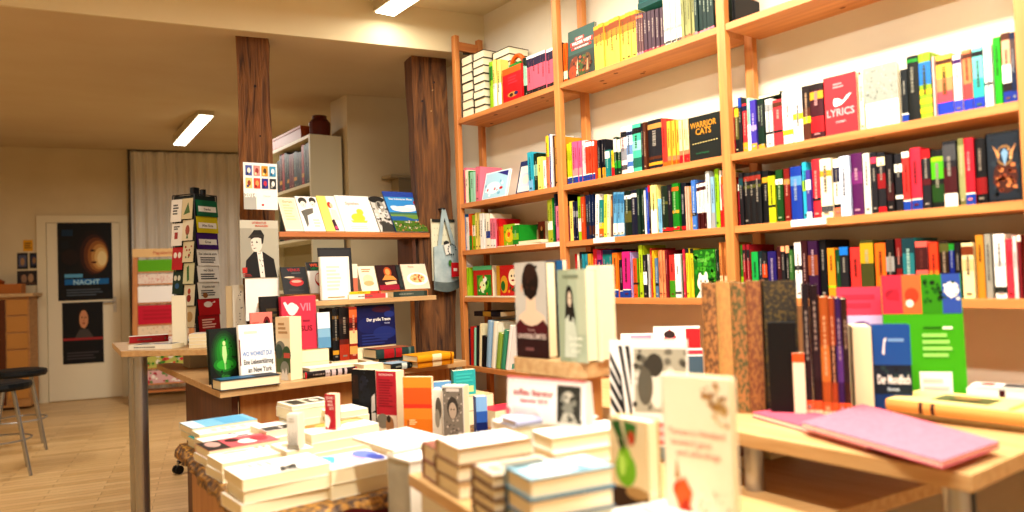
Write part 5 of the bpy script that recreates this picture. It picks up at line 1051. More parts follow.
RAIN = [('r', .03, .02, .97, .98, 'e8e4f0'), ('e', .3, .2, .3, .2, '6ab8e0'), ('e', .5, .5, .35, .22, 'e0b0d8'), ('e', .4, .8, .35, .18, '8090d0'), ('e', .6, .35, .2, .12, 'f0f4f8'), ('e', .7, .85, .25, .12, '5a68b0')]
pile((327, 503), 8, .16, .14, [(.036, W_, None, 'lower white book under the rainbow coloured one, cloth table'), (.034, W_, RAIN, 'white book with a rainbow coloured cover at the cloth table front')], 'rainbow pile')
S = lambda lab, c, art=None, t=.02, **k: (t, c, art, lab, k)
pile((204, 482), 8, .20, .135, [S('plain white book under the one with green twig print', W_, t=.024), S('white book with a green twig print, second pile along the cloth edge', W_, [('p', [(.1, .15), (.2, .2), (.24, .55), (.14, .5)], '5a6a4a'), ('l', .05, .2, .6, .9, 3, '8a9078')], t=.026)], 'twig pile', group=G3)
pile((191, 467), 9, .205, .135, [S('white book under the rose and black one', W_, t=.022), S('rose and black covered paperback with white face, pile along the cloth edge', 'e8a0a0', [('r', 0, 0, 1, .3, '3a3434'), ('e', .4, .16, .3, .1, 'c8a8a0'), ('r', 0, .3, 1, .98, 'd87880'), ('e', .6, .62, .25, .14, 'f4ece8'), ('e', .5, .8, .3, .12, 'b84858'), ('e', .3, .45, .2, .1, '5a3438')], t=.024)], 'rose pile', group=G3)
pile((188, 456), 8, .205, .11, [S('white and orange edged book below the blue-marked one', 'e8a858', t=.018), S('white book with blue marks and orange edge along the cloth edge', W_, [('e', .2, .5, .05, .04, '4858a0'), ('e', .3, .55, .05, .03, '4858a0'), ('r', 0, 0, .1, 1, 'f0c080'), ('e', .7, .6, .06, .1, '48507a')], t=.02)], 'blue mark pile', group=G3)
pile((183, 449), 7, .205, .095, [S('teal spined book in the pile at the far cloth corner', '38a8a8', t=.03, edge='F'), S('white book with pale orange lines on the teal one', W_, [('r', .1, .0, .14, 1, 'f0d8b0'), ('l', .3, .8, .2, .8, 4, 'e8d8c8')], t=.016)], 'teal pile', group=G3)
pile((177, 443), 7, .215, .15, [S('white book under the light blue one at the far cloth corner', W_, t=.026), S('light blue covered book at the far corner of the cloth table', '98d0ec', [('r', .0, .0, 1, .2, 'd8ecf4'), ('r', .1, .5, .9, .9, '80c4e8')], t=.022)], 'light blue pile', group=G3)
G4 = 'books piled in the middle of the cloth table'
pile((263, 452), 7, .13, .14, [S('plain white book under the black and red lettered one', W_, t=.036), S('white book with black and red lettered cover in the cloth table middle', W_, [('r', .55, .02, .98, .98, '3a3634'), ('t', 'LEBEN', .76, .4, .08, 'f0e8e0', .3), ('r', .6, .75, .95, .95, 'b84838')], t=.022)], 'black lettered pile', group=G4)
pile((252, 437), 12, .20, .12, [S('dark orange paperback with black letters at the back of the cloth table', 'b86a2c', [('r', .1, .1, .9, .4, '3a2418'), ('t', 'HERBST', .5, .6, .12, '2a1a10', .7)], t=.03)], 'orange pile', group=G4)
pile((263, 443), 20, .20, .12, [S('pale blue striped book slanting across the back of the cloth table', 'c8e0ec', [('p', [(.05, .05), (.3, .05), (.8, .9), (.5, .9)], '5a8ab0'), ('p', [(.1, .1), (.2, .1), (.5, .6), (.4, .6)], '38485a')], t=.02)], 'slanting pile', zb=z+.0, group=G4) if False else None
zt = pile((290, 443), 8, .145, .13, [S('%s white book of the tall pile behind the small red book' % ['bottom', 'second', 'third'][i], W_, t=.034) for i in range(3)] + [S('white book with black and white photo strip topping the tall pile', W_, [('r', .1, .05, .9, .95, 'd8d0b8'), ('r', .15, .1, .85, .4, '3a3832'), ('r', .2, .5, .8, .9, '58544a'), ('e', .5, .7, .2, .1, 'e0d8c8')], t=.012)], 'tall pile', group=G4)
pile((283, 476), 6, .075, .13, [S('white book below the pale brown figure cover', W_, t=.03), S('white book with pale brown figure print in the cloth table middle', W_, [('e', .4, .4, .2, .2, 'd8c0a0'), ('l', .2, .8, .7, .9, 2, 'c8b090')], t=.03)], 'figure pile', group=G4)
zc = pile((308, 466), 7, .215, .14, [S('white book at the bottom of the orange strip pile', W_, t=.028), S('white book in the middle of the orange strip pile', W_, t=.028), S('white book with orange strip and yellow flame print under the small red book', W_, [('r', .0, .0, .35, 1, 'e89858'), ('e', .3, .5, .2, .25, 'f0c070'), ('e', .3, .8, .14, .15, 'f8e0a0')], t=.026)], 'orange strip pile', group=G4)
pile((330, 442), 6, .125, .13, [S('white book at the bottom of the pile in front of the black novel', W_, t=.034), S('thick white book on the pile in front of the black novel', W_, [('l', .2, .8, .2, .8, 3, 'd8d0c8')], t=.034), S('thin white book topping the pile in front of the black novel', W_, [('r', .1, .7, .9, .9, 'e0d8d0')], t=.02)], 'black novel pile', group=G4)
pile((386, 467), 8, .14, .11, [S('white book below the one with green marks by the marble plinth', W_, t=.03), S('white book with grey-green marks by the marble plinth', W_, [('l', .1, .5, .2, .5, 3, '88988a'), ('p', [(.5, .5), (.9, .45), (.9, .55), (.5, .6)], 'c8ccc0')], t=.03)], 'green mark pile', group=G4)
# standing ones
stand('small red and white paperback standing on the white piles', (325.5, 441), 336, z+.0845, -58, 394, .026, 'c83848', Y=2.065, group='paperbacks standing on the cloth table', front=[('t', 'FRÜHER', .5, .86, .07, 'f0d8d0', .7), ('t', 'WAR', .5, .76, .07, 'f0d8d0', .5), ('t', 'MEHR', .55, .66, .07, 'f0d8d0', .5), ('t', 'LOS', .65, .56, .07, 'f0d8d0', .4), ('p', [(0, .1), (0, .42), (.3, .4), (.55, .22), (.6, .02), (.3, .02)], 'f4f0ea'), ('e', .35, .3, .12, .07, 'f4f0ea'), ('p', [(.3, .02), (.6, .3), (.7, .02)], 'c03040')], spine_rule=False)
stand('small white paperback with grey reed drawing standing on the white piles', (287.5, 461), 299, z+.0625, -52, 414, .03, 'f4f1e8', Y=1.99, group='paperbacks standing on the cloth table', front=[('p', [(.1+.1*i, .05), (.13+.1*i, .6+.1*math.sin(i*2)), (.16+.1*i, .05)], '8a8478') for i in range(8)] + [('r', 0, 0, 1, .12, 'a8a294'), ('l', .2, .8, .75, .9, 2, 'd8d4c8')], spine_rule=False)
GR = 'novels standing in a row along the cloth table'
zs = z
def rowbook(label, x0, y0, x1, yt, t, cover, deg=-62, zz=None, **k):
    return stand(label, (x0, y0), x1, zs if zz is None else zz, deg, yt, t, cover, group=GR, spine_rule=False, **k)
rowbook('black novel with red spine edge at the far end of the standing row', 353, 428, 361.5, 369, .018, 'c82c34', front=[('r', .0, 0, 1, 1, '18161a'), ('r', .1, .5, .9, .9, '4a3428'), ('s', .1, .1, .9, .9, 14, ['2a2a30', '6a4a38'], .09)])
rowbook('black and white cat novel second in the standing row', 359.5, 430, 377, 369.5, .03, '16161c', front=[('r', .02, .02, .98, .98, '14141c'), ('e', .3, .75, .22, .16, '2c3040'), ('e', .45, .55, .3, .2, '1e2230'), ('e', .38, .14, .14, .09, 'e8e8ec'), ('p', [(.72, .3), (.95, .34), (.95, .62), (.76, .56)], 'e4e0dc'), ('r', .74, .06, .98, .3, 'f0ece4'), ('s', .1, .5, .7, .95, 10, ['38404e', '0c0c12'], .08)])
rowbook('red novel with fine print and a small photo in the standing row', 377.5, 433, 397.5, 371, .05, 'c83c50', front=[('t', 'DIE FREUNDIN', .5, .93, .03, 'f0d0d0', .7), ('l', .12, .88, .42, .88, 11, 'a82c40'), ('r', 0, 0, 1, .3, 'e8dccc'), ('e', .3, .2, .3, .12, '8a8478'), ('e', .65, .14, .2, .14, 'b8906c'), ('e', .6, .24, .1, .06, '4a3c34')])
rowbook('orange sunset novel in the middle of the standing row', 404.5, 437, 433, 377, .02, 'e08838', deg=-50, front=[('r', 0, .82, 1, 1, 'e0a848'), ('r', 0, .55, 1, .82, 'e87838'), ('r', 0, .48, 1, .55, 'e85840'), ('r', 0, .3, 1, .48, 'e8a048'), ('r', 0, 0, 1, .3, 'e09038'), ('r', .12, .05, .18, .28, 'b87838'), ('l', .2, .5, .2, .3, 3, 'f0d8a8')])
rowbook('pale novel with grey portrait behind the patterned grey one', 431, 437, 443, 390, .02, 'ece8dc', deg=-55, front=[('e', .7, .6, .25, .25, '6a665e'), ('e', .6, .4, .2, .2, 'a8a498'), ('r', 0, 0, 1, .2, 'e8e4d8')])
rowbook('grey patterned novel with a dark portrait in the standing row', 443.5, 440, 465, 386, .045, 'e0dcd4', deg=-55, front=[('r', .04, .03, .96, .97, '8a8278'), ('s', .04, .05, .96, .95, 60, ['5a524a', 'a89c90', 'c8bcb0', '6a6258'], .06), ('e', .48, .6, .26, .2, '4a443e'), ('e', .48, .55, .18, .15, 'c0b0a0'), ('e', .42, .57, .03, .015, '2a2420'), ('e', .55, .57, .03, .015, '2a2420'), ('r', .2, .9, .8, .96, 'd8d0c8')])
rowbook('blue gradient novel at the near end of the standing row', 477, 434, 488, 397, .04, '3868b8', deg=-20, front=[('r', 0, .6, 1, 1, '98c0e8'), ('r', 0, .3, 1, .6, '4878c0'), ('r', 0, 0, 1, .3, '183878')])
rowbook('turquoise notebook standing behind the row', 454, 396, 476, 371, .022, '48b8b8', deg=-12, zz=z+.10, front=[('r', .1, .1, .9, .35, 'c8dca0'), ('l', .1, .9, .5, .9, 3, '58c8c4')])
for i, (c_, lab) in enumerate((('8a5a40', 'brown lower book supporting the turquoise notebook'), ('c8b890', 'tan upper book supporting the turquoise notebook'))):
    q = onZ(452, 398, z+.10); flat(lab, (q.x-.01, q.y-.02), 0, .17, .12, z + i*.05, .0495, c_, edge='R', spine_rule=False, group='support books behind the standing row')
q = onZ(462, 408, z+.06)
flat('red and white book lying near the end of the standing row', (q.x+.045, q.y-.135), 0, .16, .10, z, .06, 'd83c58', edge='R', spine=[(0, .4, 'f0e8e4')], group='support books behind the standing row', spine_rule=False)
q = onZ(425, 400, z+.07)
rowbook('light blue novel lying behind the orange sunset one', 428, 414, 452, 383, .03, '5898d0', deg=-14, zz=z, front=[('r', 0, .5, 1, 1, '88b8e0'), ('e', .4, .75, .2, .1, 'e8f0f4')])

# white papers on the plinth
flat('stack of blank white leaflets on the marble plinth', (.735, 1.445), 3, .15, .19, .8572, .008, 'f8f6f0', edge='R', name='leaflet_stack', cat='leaflets', spine_rule=False)

# ------------------------------------------------------------------ front table: piles
z = .8405
GF = 'hardbacks piled on the front table'
def hp(px, deg, Lu, Lv, n, t, colr, labs, edge='F', art=None, zb=z, spine=None, page='f4ead0', jit=.003, group=GF):
    c = onZ(px[0], px[1], zb)
    for i in range(n):
        flat(labs[i], (c.x + random.uniform(-jit, jit), c.y + random.uniform(-jit, jit)), deg + random.uniform(-1.2, 1.2), Lu, Lv, zb + i*(t+.0005), t, colr if isinstance(colr, str) else colr[i], edge=edge, hard=True, front=art if i == n-1 else None, spine=spine, page=page, group=group, spine_rule=False)
    print('HP', labs[0][:40], c, zb + n*(t+.0005))
    return zb + n*(t+.0005)
def hp2(corner, deg, Lu, Lv, n, t, colr, labs, art=None, zb=z, edge='B', page='f4ead0'):
    for i in range(n):
        j = random.uniform(-.002, .002)
        flat(labs[i], (corner[0] + j, corner[1] + random.uniform(-.002, .002)), deg + random.uniform(-1, 1), Lu, Lv, zb + i*(t+.0005), t, colr if isinstance(colr, str) else colr[i], edge=edge, hard=True, front=art if i == n-1 else None, page=page, group=GF, spine_rule=False)
    return zb + n*(t+.0005)
hp2((.711, 1.225), -10, .14, .072, 2, .034, '9a6a58', ['lower brown-edged hardback at the beech table edge', 'upper brown-edged hardback at the beech table edge'])
hp2((.688, 1.108), -9, .15, .105, 3, .0295, ['c8b090', '8a6a48', 'b89a78'], ['white hardback at the bottom of the tall front pile', 'brown hardback in the middle of the tall front pile', 'large white hardback topping the tall front pile'], art=[('r', .04, .03, .96, .97, 'f4f2ee'), ('l', .2, .8, .7, .85, 2, 'd0ccc4'), ('e', .3, .3, .06, .03, 'b8b4ac')])
hp2((.656, .955), -11, .13, .09, 4, .0193, '8a6c54', ['%s slim brown hardback of the pile of four' % w for w in ('lowest', 'second', 'third', 'topmost')], art=[('r', .06, .04, .94, .96, 'd0c8b4'), ('r', .2, .3, .8, .9, '8a8474'), ('r', .3, .1, .8, .25, 'a89c84')])
zd = hp2((.656, .858), -11.5, .145, .088, 3, .0305, ['6a8a94', '5a7a90', '78a0b0'], ['lowest blue-edged hardback of the front pile', 'middle blue-edged hardback of the front pile', 'blue and white landscape hardback topping the front pile'], art=[('r', .03, .02, .97, .98, 'a8c8d4'), ('p', [(.05, .1), (.5, .3), (.95, .1), (.95, .5), (.05, .4)], 'e8f0f2'), ('e', .4, .7, .3, .12, 'e0ecf0'), ('p', [(.1, .55), (.5, .7), (.9, .6), (.9, .75), (.1, .7)], '5a8494'), ('p', [(.0, .02), (.3, .05), (.2, .4), (0, .5)], '4a6a70')])
hp2((.868, 1.065), -10, .17, .08, 3, .029, ['f6f2ea', 'f4f0e6', 'f4f2ec'], ['bottom white hardback of the pile with a red oval', 'middle white hardback of the pile with a red oval', 'top white hardback printed with a pale red oval'], art=[('r', .15, .3, .3, .8, 'e8e4dc'), ('e', .25, .6, .07, .12, 'e8a898')])
ze = hp2((.872, 1.19), -10, .20, .105, 3, .029, ['f6f2ea', 'f4f0e6', 'f4f2ec'], ['bottom white hardback of the back pile under the lavender book', 'middle white hardback of the back pile under the lavender book', 'top white hardback of the back pile under the lavender book'])
flat('lavender grey book lying askew on the white back pile', (.875, 1.185), -6, .19, .065, ze + .0005, .013, 'b8bcd8', edge='F', group=GF, hard=True, spine_rule=False, front=[('r', .05, .05, .95, .95, 'c0c4dc'), ('e', .5, .5, .3, .3, 'e0d4e0'), ('e', .3, .3, .2, .15, '98a8c8')])
hp2((.742, .775), -10, .15, .085, 1, .02, 'f4f0e6', ['thin white book lying at the very front of the front table'], art=[('l', .2, .8, .4, .7, 2, 'b8b4ac')])
# desk calendar
cz_ = ze + .001
p0 = atY(507, 1.268, cz_); p1_ = p0 + V((math.cos(math.radians(-76)), math.sin(math.radians(-76)), 0))*.2
lo, hi = 0, .5
for _ in range(40):
    mm = (lo+hi)/2
    if proj(p0 + (p1_-p0).normalized()*mm)[0] < 585: lo = mm
    else: hi = mm
p1_ = p0 + (p1_-p0).normalized()*lo
def calendar():
    O = p0.copy(); U = (p1_ - p0); U.z = 0; w = U.length; U.normalize(); back = V((-U.y, U.x, 0)); h = height_at(O, 378, .4)
    print('CAL', O, w, h)
    t = thing('desk_calendar', 'white spiral-bound desk calendar with pink lettering and dark portrait, standing upright', 'calendar', O)
    Wd = (V((0, 0, 1)) + back*.08).normalized(); N = U.cross(Wd)
    s_ = sheet('front_leaf', None, None, O, U, Wd, w, h, 'f8f4f0', [('t', 'aufbau literatur', .35, .62, .15, 'c03848', .52), ('t', 'kalender 2014', .36, .45, .1, 'd05868', .5), ('r', .66, .06, .95, .92, '3a3a34'), ('e', .8, .55, .1, .26, '8a8a80'), ('e', .8, .66, .06, .12, 'c8c4b8'), ('p', [(.7, .06), (.74, .3), (.86, .3), (.92, .06)], 'b8b4a8'), ('s', .67, .1, .95, .9, 14, ['2a2a26', '54544c'], .03), ('e', .015, .2, .035, .1, 'e08890'), ('l', .08, .5, .1, .34, 3, 'ece0dc')], .002)
    child(s_, t)
    s2 = sheet('back_leaf', None, None, O + back*.035 + U*w, -U, (Wd - back*2*Wd.dot(back)), w, h, 'e8e0d8', [], .002); child(s2, t)
    m = MB()
    for i in range(34):
        c = O + U*(w*(i+.5)/34) + Wd*h + back*.003
        m.tube(c - V((0, 0, .006)) - back*.003, c + V((0, 0, .004)), .0011, 'c86a74', 6)
    m.tube(O + Wd*h + V((0, 0, .003)), O + U*w + Wd*h + V((0, 0, .003)), .0016, 'd88088', 6)
    child(m.build('spiral_binding'), t)
calendar()
# books standing at the front
stand('small beige book with a green pear and leaves standing on the front table', (612.5, 505), 650, z+.0005, -86, 416, .034, 'd8c4a0', hard=True, front=[
    ('r', 0, .0, 1, 1, 'dcc8a4'), ('r', 0, 0, 1, .24, '4a3020'), ('e', .7, .2, .3, .07, 'b8986a'), ('e', .42, .44, .28, .19, '88b838'), ('e', .40, .58, .17, .12, '98c444'), ('e', .33, .48, .09, .12, 'c0dc78'), ('r', .44, .66, .47, .78, '5a4a28'), ('p', [(.05, .95), (.3, .98), (.42, .74), (.2, .8)], '3a6a28'), ('p', [(.4, .98), (.75, .95), (.7, .76), (.45, .8)], '4a8030'), ('e', .6, .8, .09, .08, 'c05830'), ('p', [(.2, .78), (.42, .74), (.35, .62)], '2e5a20')], spine_rule=False)
stand('cream novel with orange poppy and brown leaves standing at the table front', (667, 519), 735, z+.0005, -80, 374, .022, 'f6ecd4', hard=True, front=[
    ('t', 'Tamara in Herzland', .5, .6, .042, 'dcae9e', .84), ('t', 'tausend ganz', .42, .53, .042, 'e0b4a4', .62), ('t', 'und allerdings', .52, .46, .042, 'e0b4a4', .72), ('s', .62, .78, .97, .97, 26, ['c8a058', 'b88a48', 'd8bc88', 'a87838'], .045), ('s', .76, .68, .97, .82, 12, ['c09858', 'd8bc88'], .035),
    ('e', .26, .22, .14, .07, 'd86028'), ('p', [(.14, .2), (.3, .32), (.42, .22), (.36, .1), (.22, .08)], 'e07838'), ('p', [(.2, .1), (.32, .18), (.44, .06), (.3, .02)], 'c84c20'), ('s', .5, .04, .95, .26, 26, ['e0b890', 'd8a078', 'e8ccb0'], .02), ('p', [(.16, .3), (.2, .44), (.24, .3)], 'c8a070')], spine_rule=False)
c_ = onZ(628, 528, z)
flat('black and white folder lying at the very front of the table', (c_.x-.01, c_.y-.10), -14, .14, .10, z, .012, '4a4c48', edge='F', name='folder', cat='folder', front=[('r', .12, .08, .88, .92, 'f0f0ec')], spine_rule=False)

# ------------------------------------------------------------------ pedestal with the portrait novels
z = 1.0305
stand('novel with a woman seen from behind, hair pinned up, on the pedestal', (517.5, 356.5), 549, z, -84, 263, .036, '3a1418', hard=True, front=[
    ('r', 0, .32, 1, 1, 'c8c4bc'), ('p', [(.05, .32), (.12, .44), (.34, .5), (.36, .68), (.64, .68), (.66, .5), (.9, .44), (1, .32)], 'e8cfb8'), ('e', .5, .8, .27, .17, '3a241c'), ('p', [(.26, .78), (.3, .66), (.5, .6), (.7, .66), (.76, .8)], '341e18'), ('e', .5, .9, .2, .09, '4a3026'), ('s', .3, .72, .72, .95, 18, ['5a3a2c', '2a1812'], .05), ('e', .22, .73, .035, .045, 'dcb8a0'), ('p', [(0, .34), (.14, .4), (.3, .35), (.5, .33), (.7, .35), (.88, .4), (1, .34), (1, .0), (0, 0)], '6a1c2a'), ('r', 0, 0, 1, .22, '44121c'), ('t', 'UNVERBLÜMTES', .5, .2, .05, 'd8c8c0', .9), ('t', 'Roman', .5, .28, .026, 'b89890', .4), ('l', .3, .7, .06, .12, 1, '8a6060')])
stand('pale green novel with a long dark-haired girl on the pedestal', (560.5, 361), 588, z, -84, 270, .040, 'c0c8b4', hard=True, front=[
    ('r', 0, 0, 1, 1, 'b4bfa8'), ('r', .0, 0, .4, 1, 'a8b49c'), ('r', .7, .3, 1, 1, 'c0c8b0'), ('e', .42, .68, .14, .15, '2c2620'), ('p', [(.3, .7), (.24, .46), (.34, .4), (.6, .38), (.62, .5), (.54, .7)], '2e2822'), ('e', .43, .68, .07, .085, 'e0d0bc'), ('e', .40, .69, .014, .01, '2a2018'), ('e', .47, .69, .014, .01, '2a2018'), ('e', .435, .62, .02, .008, '8a5048'), ('p', [(.2, .05), (.26, .46), (.4, .52), (.56, .48), (.66, .3), (.64, .05)], 'ccd4c4'), ('p', [(.38, .58), (.5, .58), (.52, .44), (.4, .44)], '342c26'), ('l', .2, .8, .9, .95, 1, '8a947e'), ('t', 'Das dunkle', .62, .24, .045, 'e8ecdc', .5), ('t', 'schöne', .62, .17, .045, 'e8ecdc', .4), ('t', 'Kind', .62, .1, .045, 'e8ecdc', .3)])
stand('cream hardback showing its page edges behind the pale green novel, pedestal end', (590, 358), 603, z, -84, 266, .05, 'e8e4cc', X=1.148, hard=True, spine_rule=False)
stand('blue-backed book standing behind the pinned-hair novel on the pedestal', (548, 350), 566, z, -84, 261, .014, '4a88b8', X=1.165, front=[('l', .1, .9, .4, .95, 5, '78a8cc')])

# ------------------------------------------------------------------ wooden table and riser
z = .7455
def st5(label, bl, xr, yt, t, cover, deg, zz=z, **k): return stand(label, bl, xr, zz, deg, yt, t, cover, **k)
stand('white poster calendar with black curved stripes and yellow pattern', (611, 420), 637, .8408, -62, 341, .008, 'f4f2ee', name='stripe_calendar', cat='calendar', lean=4, Y=1.17, spine_rule=False, front=[('p', [(.02+.0*i, .9-.13*i), (.02, .83-.13*i), (.4+.05*i, .62-.13*i), (.62, .12), (.70, .12), (.46+.05*i, .68-.13*i)], '1c1c1e') for i in range(4)] + [('p', [(.35, .95), (.5, .95), (.85, .4), (.9, .1), (.82, .1), (.75, .4)], '1c1c1e'), ('p', [(.62, .95), (.78, .95), (.97, .5), (.97, .3), (.9, .5)], '1c1c1e')] + [('e', .12+.17*(i % 5), .1+.09*(i//5), .06, .035, 'd8a028') for i in range(15)])
stand('white photo calendar with a black and white portrait pair and pink band', (633, 424), 690, .8408, -62, 340, .008, 'f4f0ea', name='photo_calendar', cat='calendar', lean=4, Y=1.11, spine_rule=False, front=[('r', .05, .38, .98, .92, 'b0ac9c'), ('s', .05, .4, .98, .9, 50, ['5a564c', '7a766a', 'd0ccc0', '3a3832'], .08), ('e', .45, .62, .14, .2, 'e0dccf'), ('e', .42, .78, .16, .1, '4a463e'), ('e', .7, .6, .12, .17, 'd0ccc0'), ('e', .25, .6, .14, .16, '6a665a'), ('r', .02, .12, .98, .3, 'd86878'), ('r', .02, .0, .98, .1, '5a7880'), ('l', .1, .9, .14, .28, 2, 'f0c0c4')])
stand('red and white magazine standing behind the photo calendar', (655, 372), 702, .8808, -50, 327, .008, 'f0ece6', lean=4, Y=1.62, spine_rule=False, name='magazine', cat='magazine', front=[('p', [(.1, .6), (.35, .95), (.5, .8), (.3, .6)], 'd84858'), ('e', .35, .85, .12, .07, '4a3434'), ('r', .7, .5, 1, .95, 'c83840'), ('p', [(.6, .6), (.7, .75), (.7, .5)], '88b0c8')])
stand('white brochure with grey-blue photo standing in front of the red magazine', (668, 380), 704, .8808, -50, 349, .008, 'f0ece6', lean=4, Y=1.50, spine_rule=False, name='brochure', cat='brochure', front=[('r', .5, .1, 1, .8, '5a7080'), ('r', .4, .85, 1, .95, 'd85868')])
stand('pale rose brochure beside the red magazine at the back of the riser', (622, 372), 656, .8808, -50, 334, .008, 'f0e0e0', lean=4, Y=1.72, spine_rule=False, name='brochure', cat='brochure', front=[('r', .3, .85, .9, .95, 'e8a0b8')])
q5 = onZ(640, 368, .80)
ZR = .8805
# tall patterned folios
def folios():
    # spines face the camera side, -x
    Y = 1.735; tt = .038
    a = math.radians(-58); d = V((math.cos(a), math.sin(a), 0)); p = V((1.46, 0, ZR+.0005))
    lo_, hi_ = 2.0, .5
    for _ in range(50):
        mm = (lo_+hi_)/2
        if proj((1.46, mm, ZR))[0] < 706: lo_ = mm
        else: hi_ = mm
    p.y = lo_
    def along(x):
        lo, hi = -.05, .5
        for _ in range(40):
            mm = (lo+hi)/2
            if proj(p+d*mm)[0] < x: lo = mm
            else: hi = mm
        return lo
    L = along(766); sp = L/4; print('FOLIO', p, L)
    cols = ['a8703a', 'b07c44', 'a26a38', '96602f']
    pats = ['5a3a1c', 'b08a4a', '4a4a24', '6e3a20']
    for i in range(4):
        base = p + d*(sp*(i+.5))
        h = height_at(p, 283.5, .5)
        pm = noise_mat('brocade_paper_%d' % i, pats[i], cols[i], (1, 1, .6), 170, 2, .6, 0, .42, .58)
        cols_ = cols[i]
        # local -x (the spine) looks out of the row towards the room
        Mx = Matrix.Translation(base + V((-d.y, d.x, 0))*.10) @ RZ(a + PI/2)
        cv, pg = book_mesh(.20, h + .003*(i % 2), sp-.001, pm, hard=True, spine_rule=False)
        o = cv.build('folio_book', M=Mx); tag(o, '%s tall brown-gold patterned folio on the riser' % ['first', 'second', 'third', 'fourth'][i], 'book', 'tall patterned folios on the riser'); pg.build('page_block', parent=o)
    return p + d*(L+.005)
FE = folios()
OL = noise_mat('damask_dark', '1c1a16', '5a4820', (1, 1, 1), 150, 2, .5, 0, .48, .62)
def dark_folio():
    p = V(FE); d = math.radians(-58); h = height_at(p, 281, .5); w = .2
    lo, hi = 0, .5
    u = V((math.cos(d), math.sin(d), 0))
    for _ in range(40):
        mm = (lo+hi)/2
        if proj(p+u*mm)[0] < 802: lo = mm
        else: hi = mm
    w = lo; print('DARK', w, h, p)
    Mx = Matrix.Translation(p + u*(w/2) + V((-u.y, u.x, 0))*.02) @ RZ(d)
    cv, pg = book_mesh(w, h, .03, OL, hard=True, spine_rule=False)
    o = cv.build('folio_book', M=Mx); tag(o, 'large black and gold damask folio standing behind the black bookend', 'book'); pg.build('page_block', parent=o)
dark_folio()
# black bookend with cream and red slip beside it
ub = V((math.cos(math.radians(-58)), math.sin(math.radians(-58)), 0)); nb = V((ub.y, -ub.x, 0)); p = V(FE) + ub*.008 + nb*.045; h = height_at(p, 322, .4)
t = thing('bookend', 'black metal bookend in front of the damask folio', 'bookend', p, math.radians(-58))
m = MB(); m.box(0, .062, 0, .004, 0, h, mat('101012', .5)); m.build('plate', t, bevel=.0015); m = MB(); m.box(0, .062, .005, .04, 0, .003, mat('101012', .5)); m.build('foot', t)
stand('cream book with orange head between bookend and maroon volumes', (795, 400), 807, ZR+.0005, -58, 353, .008, 'f0e4c8', X=FE.x - .012, front=[('r', 0, .86, 1, 1, 'e87038')], spine_rule=False)
for i, (x0, x1, yt, cc, lab) in enumerate(((806.5, 814.5, 284, '2a2028', 'tall blackish violet volume with salmon foot'), (815, 823.5, 285, '341c24', 'tall dark maroon volume with salmon foot'), (824, 833, 297, 'b06a34', 'copper orange volume with salmon foot'), (833.3, 839.5, 297.5, 'a85a30', 'narrow copper volume with salmon foot'), (840, 846, 298, '4a2a68', 'violet volume with salmon foot'), (846.2, 852.5, 299, '4a2c20', 'chestnut volume with salmon foot'))):
    deg = -58; a = math.radians(deg); u = V((math.cos(a), math.sin(a), 0))
    P0 = V(FE) + u*.20 + V((.0, 0, .0005)); P0 = P0 + V((u.y, -u.x, 0))*.036
    def along(x):
        lo, hi = -.3, .5
        for _ in range(40):
            mm = (lo+hi)/2
            if proj(P0+u*mm)[0] < x: lo = mm
            else: hi = mm
        return lo
    s0, s1 = along(x0), along(x1); base = P0 + u*((s0+s1)/2); h = height_at(base, yt, .5)
    Mx = Matrix.Translation(base + V((-u.y, u.x, 0))*.0705) @ RZ(a + PI/2)
    add_book('book', lab + ' in the row beside the bookend', 'book', Mx, .14, h, s1-s0-.0008, cc, 'volumes with salmon foot on the riser', spine=[(0, .13, 'e87848'), (.03, .06, 'f4d8b8'), (.3, .6, {'b06a34': 'c88848', '4a2a68': '6a4a90'}.get(cc, '3c2830'))], hard=True)
    print('VOL', base, h, s1-s0)
stand('blue novel with white crescent and white title facing out on the riser', (876, 395), 914, ZR+.0005, -56, 325, .03, '2c5a98', hard=True, page='f0e4c0', X=1.70, front=[
    ('r', 0, .55, 1, 1, '3068a8'), ('r', 0, .22, 1, .55, '24384a'), ('r', 0, 0, 1, .22, '2c5288'), ('p', [(.24, .68), (.3, .84), (.38, .86), (.32, .78), (.3, .66)], 'e8e8e8'), ('l', .4, .9, .8, .86, 1, '8ab0d8'), ('s', .05, .25, .95, .55, 16, ['1a2c3a', '3a5458', '2c4660'], .08), ('t', 'Der Mondfisch', .52, .34, .1, 'f0f0f0', .86), ('t', 'Roman', .5, .26, .04, 'c8d8e8', .3), ('e', .9, .08, .06, .05, 'd8a040')], spine_rule=False)
stand('thick cream-paged book showing its page edges beside the blue novel', (856, 396), 875, ZR+.0005, -56, 327, .10, 'f0e4c0', spine_rule=False, X=1.665)
stand('tall lime green activity book with pink, orange and blue picture tiles', (888, 388), 969, ZR+.0005, -56, 276, .012, '58b01c', lean=3, X=1.815, name='activity_book', front=[
    ('r', 0, .7, .26, 1, 'e04860'), ('r', .26, .7, .5, 1, 'e88050'), ('r', .5, .7, .76, 1, '4a9a18'), ('r', .76, .7, .99, 1, '4868b0'), ('e', .13, .85, .09, .04, 'b03048'), ('p', [(.05, .82), (.2, .9), (.22, .8)], 'c83850'), ('e', .38, .84, .09, .06, 'c05838'), ('e', .35, .78, .05, .03, 'f0e0d0'), ('s', .52, .78, .76, .96, 16, ['1e5a10', '2e7a18', '143c0c'], .04), ('e', .88, .88, .09, .06, 'f0f0ec'), ('s', .79, .8, .97, .95, 12, ['f4f4f0', '4a6a38', 'd8d8d0'], .03),
    ('r', .5, .585, .72, .6, '3a8010'), ('r', .74, .58, .86, .6, 'e8f4d8'), ('l', .48, .86, .36, .56, 4, 'a8dc80'), ('r', .42, .06, .82, .26, 'f4f2ea'), ('l', .46, .78, .1, .22, 2, 'c8c8c0')], spine_rule=False)
